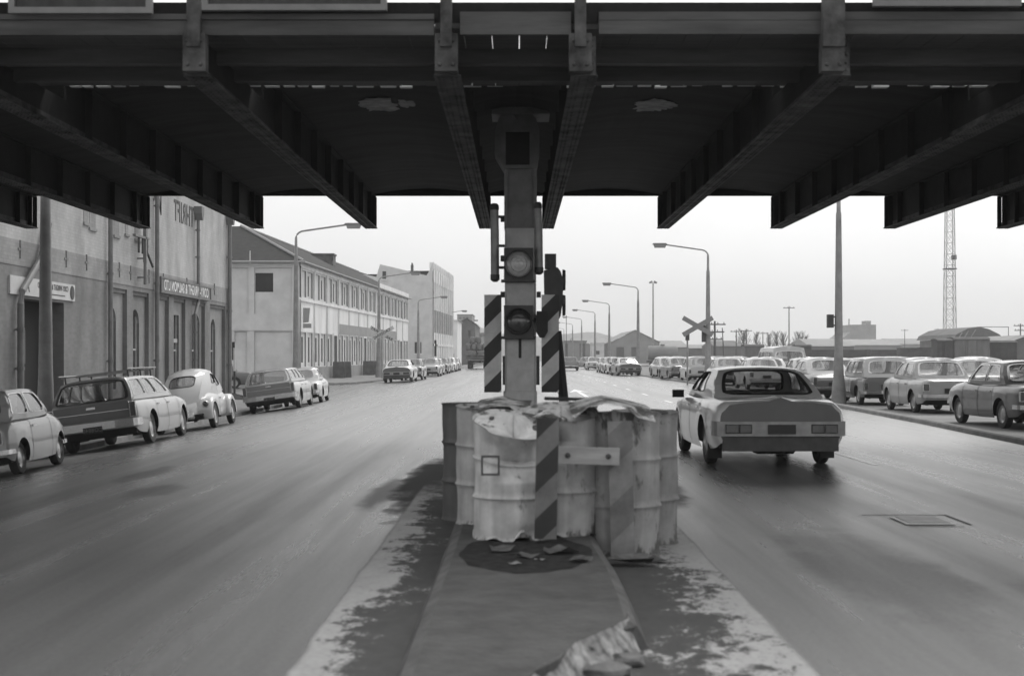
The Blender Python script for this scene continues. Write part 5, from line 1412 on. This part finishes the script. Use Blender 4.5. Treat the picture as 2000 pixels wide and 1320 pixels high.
# lattice mast
def mast():
    Y = 260; x = (1855-CX)/F*Y; o = empty('lattice_mast', (x, Y, 0), 0, 'tall slender steel lattice mast rising above the rail yard', 'mast')
    bm = newbm(); h = 34; w = lambda z: 1.0-.012*z
    L_ = [(sx, sy) for sx in (-1, 1) for sy in (-1, 1)]
    for sx, sy in L_: tube(bm, [(sx*w(0), sy*w(0), 0), (sx*w(h), sy*w(h), h)], .07, 5)
    for i in range(17):
        z0, z1 = i*2, i*2+2
        for (a, b) in (((-1, -1), (1, -1)), ((1, -1), (1, 1)), ((1, 1), (-1, 1)), ((-1, 1), (-1, -1))):
            p = lambda s, z: (s[0]*w(z), s[1]*w(z), z)
            tube(bm, [p(a, z0), p(b, z0)], .035, 4, caps=False); tube(bm, [p(a, z0), p(b, z1)], .035, 4, caps=False); tube(bm, [p(b, z0), p(a, z1)], .035, 4, caps=False)
    obj('lattice', bm, M_galv, o)
    bm = newbm(); box(bm, -1, 1, -1, 1, 17.2, 17.4); box(bm, .4, 1.1, -.5, .5, 19, 19.8); obj('platform', bm, M_iron, o)
mast()
def flood():
    Y = 190; o = empty('floodlight_mast', ((1275.5-CX)/F*Y, Y, 0), 0, 'thin tall floodlight mast with spread lamp heads above the tank wagon', 'mast')
    z = EYE+(HY-553)/F*Y
    bm = newbm(); tube(bm, [(0, 0, 0), (0, 0, z)], [.14, .08], 8); obj('pole', bm, M_galv, o)
    bm = newbm(); tube(bm, [(-.35, 0, z), (.35, 0, z)], .04, 6); obj('crossarm', bm, M_galv, o)
    for s_ in (-1, 1):
        bm = newbm(); box(bm, -.22, .22, -.2, .2, -.1, .12, 0, Matrix.Translation((s_*.3, 0, z+.12)) @ Matrix.Rotation(R(28*s_), 4, 'Y')); obj('lamp_head', bm, M_lum, o)
flood()
def upole(x, y0, ytop, Y, lab, arms=2, lean=0, r=.12):
    o = empty('utility_pole', ((x-CX)/F*Y, Y, 0), 0, lab, 'pole', 'utility poles beyond the car park'); z = EYE+(HY-ytop)/F*Y
    o.rotation_euler = (0, lean, 0)
    bm = newbm(); tube(bm, [(0, 0, 0), (0, 0, z)], [r, r*.7], 7); obj('pole', bm, M_bark, o)
    for i in range(arms):
        bm = newbm(); box(bm, -.95+.12*i, .95-.12*i, -.06, .06, z-.35-.65*i, z-.24-.65*i)
        for q in range(4): xx = -.8+.12*i+q*(1.6-.24*i)/3; box(bm, xx-.03, xx+.03, -.03, .03, z-.239-.65*i, z-.1-.65*i)
        obj('crossarm', bm, M_bark, o)
upole(1396, 0, 627, 125, 'stout dark utility pole with two crossarms right of the crossing sign', 3)
upole(1415, 0, 640, 150, 'leaning thin pole right of the stout utility pole', 0, R(-3), .07)
upole(1541, 0, 598, 240, 'tallest thin utility pole above the minibus', 1); upole(1438, 0, 644, 230, 'short utility pole with dark box among the bare trees', 1)
upole(1458, 0, 643, 250, 'short utility pole left of the bare poplars', 1); upole(1490, 0, 648, 270, 'short utility pole between the bare poplars', 1)
upole(1767, 0, 643, 380, 'faint distant pole right of the grain store', 1); upole(1832, 0, 641, 380, 'faint distant pole left of the lattice mast', 1); upole(1993, 0, 632, 200, 'thin pole with crossarm at the right edge of the view', 2)
upole(1106, 0, 616, 200, 'thin mast rising between the small far lamp posts', 0, 0, .06)
gp = empty('gantry', ((1940-CX)/F*240, 240, 0), 0, 'thin horizontal gantry rail sticking out above the round roofed barn', 'gantry')
bm = newbm(); a = (1910-1940)/F*240; b = (1970-1940)/F*240; z = EYE+(HY-638)/F*240; box(bm, a, b, -.06, .06, z-.1, z); box(bm, b-.08, b, -.06, .06, 0, z-.101); obj('rail', bm, M_iron, gp)
# bare trees
def bare_tree(x, Y, ytop, wpx, seed, lab):
    rnd = random.Random(seed); h = EYE+(HY-ytop)/F*Y; w = wpx/F*Y/2*1.5
    o = empty('bare_tree', ((x-CX)/F*Y, Y, 0), 0, lab, 'tree', 'bare trees on the skyline')
    bm = newbm(); tube(bm, [(0, 0, 0), (.1, 0, h*.5), (0, .05, h*.95)], [.22, .13, .04], 6); obj('trunk', bm, M_bark, o)
    bm = newbm()
    for i in range(80):
        t = .15+.8*rnd.random(); a = rnd.uniform(0, 6.28); l = w*(1.15-.6*t)*rnd.uniform(.5, 1.1)
        p0 = Vector((0, 0, h*t*.95)); p1 = p0+Vector((math.cos(a)*l*.5, math.sin(a)*l*.5, l*.8)); p2 = p0+Vector((math.cos(a)*l, math.sin(a)*l, l*1.9))
        p2.z = min(p2.z, h*1.03)
        tube(bm, [p0, p1, p2], [.06, .04, .018], 4, caps=False)
        for k in range(3):
            q = p1.lerp(p2, rnd.random()); b = a+rnd.uniform(-1.4, 1.4); ll = l*.45
            tube(bm, [q, q+Vector((math.cos(b)*ll*.6, math.sin(b)*ll*.6, ll))], [.03, .012], 3, caps=False)
    obj('crown', bm, M_bark, o)
for i, (x, yt, w, lab) in enumerate(((1452, 647, 22, 'bare tree furthest left of the skyline group'), (1477, 650, 14, 'narrow bare tree between the short poles'), (1502, 651, 13, 'narrow bare tree above the left end of the minibus'), (1516, 649, 15, 'bare poplar above the middle of the minibus'), (1530, 650, 15, 'bare poplar just left of the tallest thin pole'), (1560, 651, 20, 'broad bare tree right of the tallest thin pole'), (1574, 655, 12, 'low bare tree at the right end of the skyline group'))):
    bare_tree(x, 330, yt, w, i+3, lab)

# ==================================================================== STREET LAMPS
def lamp(x, y, z, sd, label, H=7.26, rad=.15):
    o = empty('street_lamp', (x, y, z), 0, label, 'street lamp', 'street lamps along the road'); H -= z
    bm = newbm(); tube(bm, [(0, 0, 0), (0, 0, .5), (0, 0, 1.0), (0, 0, 1.7), (0, 0, H-1.15)], [rad*1.75, rad*1.55, rad*1.15, rad*.98, rad*.62], 12); obj('pole', bm, M_pole, o, 50)
    pts = [(0, 0, H-1.15), (0, 0, H-.35)]
    for i in range(1, 7): a = i*math.pi/12*.93; pts.append((sd*.4*(1-math.cos(a)), 0, H-.35+.33*math.sin(a)))
    e = pts[-1]; pts.append((sd*2.3, 0, e[2]+.28))
    bm = newbm(); tube(bm, pts[:2]+pts[2:], [.07, .06]+[.042]*(len(pts)-2), 8); obj('arm', bm, M_galv, o, 50)
    q = pts[-1]
    bm = newbm(); z0 = q[2]
    xs_ = sorted((sd*2.2, sd*3.0))
    prism(bm, [(xs_[0], z0+.0), (xs_[0]+.06, z0+.07), (xs_[1]-.06, z0+.07), (xs_[1], z0)], 'Y', -.14, .14); lum = obj('luminaire', bm, M_lum, o)
    bm = newbm(); prism(bm, [(xs_[0]+.08, z0-.002), (xs_[1]-.04, z0-.002), (xs_[1]-.1, z0-.17), (xs_[0]+.14, z0-.17)], 'Y', -.12, .12); obj('diffuser', bm, M_far, lum)
    return o
lamp(-9.9, 30.1, camber(-9.4, 30)+.14, 1, 'thick lamp pole in front of the brick warehouse, its arm hidden by the bridge')
lamp(-10.07, 65.3, -.2, 1, 'lamp at the near corner of the cream building, its arm reaching over the road')
lamp(-9.94, 103.1, 0, 1, 'lamp behind the left crossing sign, in front of the cream building')
lamp(-10.0, 145, 0, 1, 'lamp before the plain end wall of the white factory')
lamp(-9.6, 190, 0, 1, 'lamp at the far corner of the white factory'); lamp(-9.5, 240, 0, 1, 'smallest lamp on the left, over the loaded truck')
lamp(10.25, 45.7, .03, -1, 'tall lamp pole by the kerb right of the driving car, top hidden by the bridge', rad=.14)
lamp(10.24, 76.9, .03, -1, 'lamp beside the right crossing sign with its arm fully in view')
lamp(10.0, 118.5, .03, -1, 'lamp rising from the row of parked cars, second fully visible on the right'); lamp(9.96, 155, .03, -1, 'third fully visible lamp on the right, left of the gabled warehouse')
lamp(10.1, 186, .03, -1, 'fourth visible lamp on the right, in front of the long low shed'); lamp(9.9, 220, .03, -1, 'fifth visible lamp on the right, before the flat topped shed')
lamp(9.9, 256, .03, -1, 'sixth visible lamp on the right, very small'); lamp(9.8, 300, .03, -1, 'farthest and smallest lamp on the right')
def jbox(x, y, z, hh, lab):
    o = empty('junction_box', (x, y, z), 0, lab, 'box', 'boxes on lamp poles')
    bm = newbm(); box(bm, -.09, .09, -.12, .12, 0, hh); obj('casing', bm, M_iron, o)
    bm = newbm(); box(bm, .091, .16, -.04, .04, .05, .1); box(bm, .091, .16, -.04, .04, hh-.1, hh-.05); obj('clamp', bm, M_iron, o)
jbox(9.98, 45.7, EYE+(HY-640)/F*45.7, .42, 'small dark box strapped to the tall near lamp pole'); jbox(10.0, 76.9, EYE+(HY-668)/F*76.9, .9, 'dark box on the lamp pole under the right crossing sign')
# crossing signs
def crossing(x, y, z, rz, face, label, post):
    o = empty('crossing_sign', (x, y, z), rz, label, 'crossing sign', 'railway crossing signs')
    for k, (ang, words) in enumerate(((30, 'CROSSING'), (-30, ('RAIL', 'WAY')))):
        bm = newbm(); M = Matrix.Translation((0, .03*k, 0)) @ Matrix.Rotation(R(-ang), 4, 'Y')
        box(bm, -.92, .92, -.012, .012, -.125, .125, 0, M); obj('arm', bm, M_signw if face else M_lum, o)
        if face:
            bm = newbm(); T = M @ Matrix.Translation((0, -.016, 0)) @ Matrix.Rotation(R(90), 4, 'X')
            if k == 0: text_bm(bm, words, .26, T, .002, 0, .008, 1.05)
            else:
                text_bm(bm, words[0], .26, T @ Matrix.Translation((.56, 0, 0)), .002, 0, .008); obj('lettering', bm, M_letd, o); bm = newbm(); text_bm(bm, words[1], .26, T @ Matrix.Translation((-.56, 0, 0)), .002, 0, .008)
            obj('lettering', bm, M_letd, o)
    if post:
        bm = newbm(); tube(bm, [(post, .08, -z), (post, .08, -.35)], .045, 8); obj('post', bm, M_galv, o)
        bm = newbm(); box(bm, post-.1, post+.1, .0, .16, -.75, -.3); obj('bell_box', bm, M_iron, o)
    else:
        bm = newbm(); tube(bm, [(.0, .08, -z), (.0, .08, .3)], .045, 8); obj('post', bm, M_galv, o)
crossing((746-CX)/F*98, 98, 3.05, 0, True, 'lettered white crossing sign with crossed arms at the left kerb', 0)
crossing((1363-CX)/F*76.6, 76.6, 3.13, 0, False, 'crossed arms of a crossing sign seen from behind on the right', -.55)

# ==================================================================== VEHICLES
def tint(root, body, roof=None):
    st = [root]
    while st:
        o = st.pop()
        for k in CHI(o):
            st.append(k)
            if k.type == 'MESH' and k.data.materials and k.data.materials[0] == M_paint:
                c = roof if (roof is not None and k.name.startswith('roof')) else body
                k.color = (c, c, c, 1)
def CHI(o): return list(o.children)
PROTO = {}
def car(kind, x, y, rz, body, label, cat='car', group='parked cars', z=None, roll=0, roof=None, sc_=1.0, text=None):
    if kind not in PROTO or text:
        s = dict(SPEC[kind]); 
        if text: s['platetext'] = text
        o = make_car(NAMES[kind], s, body)
        if not text: PROTO[kind] = o
    else: o = copy_tree(PROTO[kind])
    o.location = (x, y, camber(x, y) if z is None else z); o.rotation_euler = (0, roll, rz); o.scale = (sc_,)*3
    tag(o, label, cat, group); tint(o, body, roof)
    return o
NAMES = dict(sedan='sedan_car', estate='estate_car', small='small_car', saloon='saloon_car', rounded='rounded_car', van='hatchback_van', minibus='minibus')
LG = 'cars parked along the left kerb'; RG = 'cars in the right hand car park'; KG = 'cars parked along the right kerb'
TILT = lambda x, y: math.atan2(camber(x+.75, y)-camber(x-.75, y), 1.5)
def lcar(kind, x, y, rz, body, label, **k):
    zz = (camber(x+.75, y)+camber(x-.75, y))/2
    return car(kind, x, y, rz, body, label, group=LG, z=zz, roll=-TILT(x, y), **k)
hq = car('sedan', 3.58, 22.05, R(1), .72, 'pale four door sedan driving away under the bridge on the right', group='cars driving away', z=0)
bm = newbm(); box(bm, -.09, .09, -.02, .05, -.06, .06); mir = obj('wing_mirror', bm, M_black, hq, loc=(-.98, .95, .95))
bm = newbm(); prism(bm, [(-.35, 0), (.35, 0), (.25, -.14), (-.25, -.14)], 'Y', -2.0, -1.6); obj('fuel_tank', bm, M_dark, hq, loc=(0, 0, .32))
for x in (-.8, .8):
    bm = newbm(); box(bm, x-.1, x+.1, -1.68, -1.66, .1, .42); obj('mud_flap', bm, M_black, hq)
bm = newbm(); box(bm, -.78, .78, -2.425, -2.4, .49, .61)
for sg_ in (-1, 1): box(bm, *sorted((sg_*.22, sg_*.40)), -2.43, -2.425, .5, .6)
obj('bumper_strip', bm, M_galv, hq)
bm = newbm(); box(bm, -.8, .8, -2.36, -2.3, .24, .46); obj('valance', bm, M_iron, hq)
est = lcar('estate', -8.4, 31.0, R(.5), .25, 'estate car with roof rack and shade-painted tailgate, second from the left edge', text='CO8840')
def tailgate(root, c, stripe=None):  # panel coloured darker than the body to imitate shade on the rear
    bm = newbm(); box(bm, -.745, .745, -2.445, -2.40, .60, .93); tg = obj('tailgate', bm, M_paint, root); tg.color = (c, c, c, 1); tg['label'] = 'tailgate with shade painted in'
    bm = newbm(); box(bm, -.745, .745, -2.452, -2.446, .76, .772); box(bm, -.09, .09, -2.475, -2.446, .84, .885); obj('handle', bm, M_chrome, tg)
    return tg
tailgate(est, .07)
rk = empty('roof_rack', tuple(est.location), 0, 'thin tube roof rack standing on the estate car with the shade-painted tailgate', 'roof rack'); rk.rotation_euler = est.rotation_euler
for y in (-1.75, -.75, .1):
    bm = newbm(); tube(bm, [(-.72, y, 1.55), (.72, y, 1.55)], .014, 6); obj('crossbar', bm, M_galv, rk)
    for x in (-.64, .64): bm = newbm(); box(bm, x-.015, x+.015, y-.02, y+.02, 1.41, 1.55); obj('foot', bm, M_iron, rk)
for x in (-.7, .7): bm = newbm(); tube(bm, [(x, -2.0, 1.58), (x, .35, 1.58)], .014, 6); obj('side_rail', bm, M_galv, rk)
mini = lcar('small', -8.25, 23.0, R(1.5), .33, 'tiny pale two door car cut by the left edge of the view')
bt = make_beetle(.38); bx, by = -8.33, 37.4
bt.location = (bx, by, (camber(bx+.7, by)+camber(bx-.7, by))/2); bt.rotation_euler = (0, -TILT(bx, by), R(1)); tag(bt, 'white rounded beetle shaped car between the two estate cars', 'car', LG)
es2 = lcar('estate', -8.4, 51.3, R(.5), .33, 'estate car with mid grey shade-painted tail standing beyond the rounded white car', text='FO7160')
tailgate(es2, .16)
PROTO['estate'] = es2
lcar('rounded', -8.4, 57.4, R(2), .5, 'white saloon nose to the corner, beyond the second estate car', sc_=.98)
fl = [('sedan', -7.25, 89.5, .5, .5, 'sedan with dark tail panel tilted toward the gutter, nearest of the far row'), ('saloon', -7.0, 97, .5, .3, 'dark saloon tucked behind the tilted sedan in the far row'), ('rounded', -6.75, 112, -.5, .34, 'rounded grey saloon in the middle of the far left row'),
      ('saloon', -6.9, 120, 0, .5, 'pale saloon just beyond the rounded grey one in the far row'), ('saloon', -6.85, 129, 0, .22, 'dark boxy saloon in the far left row'), ('van', -6.9, 138, 0, .55, 'white hatchback near the end of the far left row'), ('rounded', -6.9, 146, 0, .6, 'white rounded saloon second from the end of the far row'), ('saloon', -6.9, 155, 0, .5, 'last pale saloon at the end of the far left row')]
for k, x, y, r_, c, lab in fl:
    lcar(k, x, y, R(-1.5), c, lab)
car('saloon', -16.9, 80, R(100), .1, 'car nosed in beside the cream building end wall, half hidden by the warehouse', group='cars in the side street', z=-.25)
# far moving vehicles
car('estate', 5.6, 153, 0, .2, 'dark estate driving away far down the right lane', group='cars driving away', z=0)
car('saloon', 8.4, 172, R(20), .2, 'dark saloon turning by the kerb beyond the driving estate', group='cars driving away', z=0)
# right hand rows
rows_ = [('saloon', 10.85, 31.3, 4, .09, None, 'dark grey saloon at the right edge, nearest in the car park'), ('saloon', 11.35, 39.6, 1, .3, None, 'pale boxy saloon second along the car park kerb'), ('van', 11.3, 45.6, 0, .12, .45, 'small dark hatch with pale roof right of the near lamp pole'),
    ('rounded', 10.6, 50.5, 3, .1, .5, 'dark older car with pale roof just behind the near lamp pole'), ('saloon', 14.9, 47.5, 2, .5, None, 'car at the right edge showing only its pale roof behind the dark grey saloon'), ('rounded', 15.0, 53.5, 1, .55, None, 'rounded white car behind the pale boxy saloon'),
    ('van', 14.6, 56.5, 2, .4, .65, 'wide pale roofed van two rows in behind the small dark hatch'), ('saloon', 13.2, 57.5, 1, .5, .6, 'pale saloon partly hidden by the near lamp pole'), ('saloon', 13.2, 66, 0, .3, .6, 'grey saloon with pale roof right of the minibus'),
    ('minibus', 13.9, 76, 4, .24, .4, 'tall minibus with row of side windows standing above the parked cars'), ('rounded', 12.4, 71, 0, .5, None, 'rounded pale car below the minibus'), ('saloon', 10.9, 65, 2, .55, None, 'white roofed saloon seen over the roof of the driving sedan'),
    ('saloon', 10.9, 75, 1, .5, None, 'pale saloon seen left over the roof of the driving sedan'), ('rounded', 12.6, 84, -1, .5, None, 'pale rounded car right of the second lamp pole'), ('van', 10.7, 86, 3, .5, None, 'upright white van with small rear window left of the second lamp pole'),
    ('rounded', 12.0, 93, 4, .32, .55, 'grey rounded car behind the upright white van'), ('saloon', 10.4, 100, 5, .4, .6, 'grey saloon with its tail to the kerb left of the upright white van'), ('saloon', 10.3, 93, 6, .12, .45, 'dark saloon with pale roof at the kerb behind the upright white van'), ('rounded', 13.9, 90, 3, .1, .4, 'dark rounded car second row in beyond the crossing sign'), ('saloon', 14.3, 82, 2, .14, .5, 'dark saloon with pale roof left of the minibus front'), ('van', 15.9, 88, 3, .12, .5, 'dark van with pale roof third row in'), ('saloon', 17.6, 79, 2, .1, .5, 'dark saloon with pale roof right of the minibus'), ('rounded', 16.9, 52.5, 1, .12, .5, 'dark rounded car with pale roof behind the wide van'), ('saloon', 16.2, 66.5, 2, .14, .55, 'dark saloon with pale roof in line with the near lamp pole'), ('saloon', 12.9, 110, 4, .12, .45, 'dark saloon with pale roof second row in near the floodlight mast'), ('saloon', 11.9, 114, 3, .4, .55, 'grey saloon with pale roof behind the dark wide kerb sedan'), ('van', 14.0, 101, 5, .45, .6, 'pale van under the crossing sign, second row in'), ('rounded', 13.2, 118, 2, .5, None, 'rounded pale car under the thin floodlight mast'), ('saloon', 16.5, 112, 4, .3, .5, 'grey saloon third row in, below the tank wagon end'), ('rounded', 11.0, 108, 4, .5, None, 'pale rounded car right of the lamp in the parked row')]
for k, x, y, r_, c, rf_, lab in rows_: car(k, x, y, R(r_), c, lab, group=RG, z=.03, roof=rf_)
kr = [('sedan', 8.55, 113.5, 6, .2, .5, 'dark wide sedan parked at the right kerb before the lamp in the row'), ('saloon', 8.45, 121, 3, .4, .5, 'grey saloon second in the right kerb row'), ('rounded', 8.4, 128.5, 2, .45, None, 'pale car third in the right kerb row'), ('saloon', 8.4, 136, 2, .5, None, 'small pale car fourth in the right kerb row'), ('saloon', 8.4, 158, 2, .55, None, 'tiny white car alone farthest along the right kerb')]
for k, x, y, r_, c, rf_, lab in kr: car(k, x, y, R(r_), c, lab, group=KG, z=0, roof=rf_)
rnd = random.Random(21)
spots = []
for Y, xs_ in ((122, (12.5, 15.5, 18.8)), (133, (13.5, 17.5, 21)), (146, (11.9, 16, 20.4, 26)), (95, (15.6, 19.0)), (104, (15.4,)), (68, (17.2,)), (61, (16.6, 19.6)), (74, (18.6, 22)), (84, (16.5, 20.5)), (50, (18.6,))):
    for x in xs_: spots.append((x, Y))
where = ['in front of the gabled warehouse doorway', 'left of the tank wagon', 'below the tank wagon', 'in the middle of the far rows', 'before the low hipped shed', 'under the crossing sign arms', 'at the left end of the farthest row', 'second in the farthest row', 'third in the farthest row', 'at the right end of the farthest row', 'left of the minibus', 'near the grey van wagon', 'below the bare trees', 'right of the minibus, before the dark carriage', 'right of the near pole', 'below the weathered wagon', 'before the low dark wagons', 'right of the low dark wagons', 'behind the minibus', 'beyond the minibus', 'at the right edge']
for (x, y), w_ in zip(spots, where):
    c = rnd.choice((.3, .45, .55, .6)); k = rnd.choice(('saloon', 'rounded', 'van', 'saloon'))
    car(k, x+rnd.uniform(-.4, .4), y+rnd.uniform(-2, 2), R(rnd.uniform(-6, 10)), c, ('pale ' if c > .4 else 'grey ')+{'saloon': 'boxy saloon', 'rounded': 'rounded car', 'van': 'upright van'}[k]+' far back '+w_, group=RG, z=.03)

# loaded truck
TY = 172; tx = (931-CX)/F*TY
tr = empty('flatbed_truck', (tx, TY, 0), R(-1), 'dark flatbed truck loaded with bales driving away down the left lane', 'truck')
bm = newbm(); box(bm, -1.25, 1.25, 0, 6.5, 1.25, 1.42); box(bm, -1.27, 1.27, -.03, .0, 1.2, 1.45); obj('bed', bm, M_bark, tr)
bm = newbm(); box(bm, -.5, .5, .1, 8, .75, 1.249); obj('chassis', bm, M_dark, tr)
bm = newbm(); box(bm, -1.1, 1.1, 6.7, 8.4, .8, 2.5); prism(bm, [(-1.05, 2.501), (1.05, 2.501), (.95, 2.75), (-.95, 2.75)], 'Y', 6.75, 8.2); obj('cab', bm, M_wagon, tr)
for x in (-.95, .95):
    for y in (1.6, 7.2):
        bm = newbm(); lathe(bm, [(.3, -.2), (.5, -.2), (.52, -.12), (.52, .12), (.5, .2), (.3, .2)], 20, 0, 'X', (x, y, .52)); obj('wheel', bm, M_tyre, tr, 40)
bm = newbm(); box(bm, -1.2, 1.2, -.06, -.031, 1.0, 1.12); obj('tail_bar', bm, M_lum, tr)
for x in (-1.05, 1.05):
    bm = newbm(); box(bm, x-.08, x+.08, -.09, -.061, 1.02, 1.1); obj('tail_light', bm, M_lens, tr)
bi = 0
def bale(x, y, z, w, d, h, lab):
    bm = newbm(); n = 5
    g = bmesh.ops.create_cube(bm, size=2)
    bmesh.ops.subdivide_edges(bm, edges=bm.edges[:], cuts=4, use_grid_fill=True)
    for v in bm.verts:
        q = v.co.copy(); l = (abs(q.x)**5+abs(q.y)**5+abs(q.z)**5)**.2; q /= l
        q *= 1+.06*noise.noise(v.co*1.6+Vector((x*3, y, z*5)))
        v.co = Vector((q.x*w/2, q.y*d/2, q.z*h/2+h/2))
    o = obj('wool_bale', bm, M_bale, smooth=50, loc=(tx+x, TY+y, z)); tag(o, lab, 'bale', 'bales on the truck')
for lvl, (z, nx, wd) in enumerate(((1.43, 2, 1.3), (2.25, 4, .68), (3.05, 2, .72))):
    for i in range(nx):
        for r_ in range(2 if lvl < 2 else 1):
            xx = (i-(nx-1)/2)*wd - (.15 if lvl == 2 else 0)
            col_ = ['left', 'middle left', 'middle right', 'right'][i] if nx == 4 else ['left', 'right'][i]
            bale(xx, .75+r_*1.5, z, wd*.98, 1.4, .82, '%s bale in the %s layer of the truck load, %s row' % (col_, ['bottom', 'middle', 'top'][lvl], ['rear', 'forward'][r_]))

bm = newbm(); box(bm, -910, 910, -70, 1620, -1.7, 70)
hz = obj('haze', bm, []); hz['kind'] = 'stuff'; tag(hz, 'thin winter haze lying over the whole place', 'haze')
hm = bpy.data.materials.new('haze'); hm.use_nodes = True
hm.node_tree.nodes.remove(hm.node_tree.nodes['Principled BSDF'])
pv = hm.node_tree.nodes.new('ShaderNodeVolumePrincipled'); pv.inputs['Color'].default_value = (1, 1, 1, 1); pv.inputs['Density'].default_value = .0006; pv.inputs['Anisotropy'].default_value = .2
hm.node_tree.links.new(pv.outputs[0], hm.node_tree.nodes['Material Output'].inputs['Volume']); hz.data.materials.append(hm)

# ==================================================================== WORLD, SUN, CAMERA
SUN_EL, SUN_AZ = 45, 25
w = bpy.data.worlds.new('World'); sc.world = w; w.use_nodes = True
nt = w.node_tree; N = nt.nodes; L = nt.links
bg = N['Background']; bg.inputs['Strength'].default_value = .1
sk = N.new('ShaderNodeTexSky'); sk.sky_type = 'NISHITA'; sk.sun_disc = False; sk.sun_elevation = R(SUN_EL); sk.sun_rotation = R(SUN_AZ); sk.dust_density = 4; sk.air_density = 1.5
bw_ = N.new('ShaderNodeRGBToBW'); L.new(sk.outputs['Color'], bw_.inputs[0])
mx = N.new('ShaderNodeMix'); mx.data_type = 'FLOAT'; mx.inputs['Factor'].default_value = .66; L.new(bw_.outputs[0], mx.inputs['A']); mx.inputs['B'].default_value = 8.5
tcw = N.new('ShaderNodeTexCoord'); nzw = N.new('ShaderNodeTexNoise'); nzw.inputs['Scale'].default_value = 2.2; nzw.inputs['Detail'].default_value = 5
L.new(tcw.outputs['Generated'], nzw.inputs['Vector'])
mrw = N.new('ShaderNodeMapRange'); mrw.inputs['From Min'].default_value = .3; mrw.inputs['From Max'].default_value = .7; mrw.inputs['To Min'].default_value = .86; mrw.inputs['To Max'].default_value = 1.07
L.new(nzw.outputs['Fac'], mrw.inputs['Value'])
mlw = N.new('ShaderNodeMath'); mlw.operation = 'MULTIPLY'; L.new(mx.outputs['Result'], mlw.inputs[0]); L.new(mrw.outputs['Result'], mlw.inputs[1])
L.new(mlw.outputs[0], bg.inputs['Color'])
sd = bpy.data.lights.new('sun', 'SUN'); sd.energy = 1.0; sd.angle = R(25); sd.color = (1, .985, .96)
so = bpy.data.objects.new('sun', sd); COL.objects.link(so)
dv = Vector((math.sin(R(SUN_AZ))*math.cos(R(SUN_EL)), math.cos(R(SUN_AZ))*math.cos(R(SUN_EL)), math.sin(R(SUN_EL))))
so.rotation_euler = dv.to_track_quat('Z', 'Y').to_euler(); so.location = dv*50
cd = bpy.data.cameras.new('camera'); cam = bpy.data.objects.new('camera', cd); COL.objects.link(cam)
cam.location = (0, 0, EYE); cam.rotation_euler = (R(90), 0, 0)
cd.sensor_width = 36; cd.lens = 36*F/2000; cd.shift_x = -(CX-1000)/2000; cd.shift_y = (HY-660)/2000
cd.clip_start = .1; cd.clip_end = 4000
cd.dof.use_dof = True; cd.dof.focus_distance = 60; cd.dof.aperture_fstop = 2.8
sc.camera = cam
sc.view_settings.view_transform = 'Standard'; sc.view_settings.look = 'None'; sc.view_settings.exposure = .6; sc.view_settings.gamma = 1
sc.render.resolution_x = 1024; sc.render.resolution_y = 675
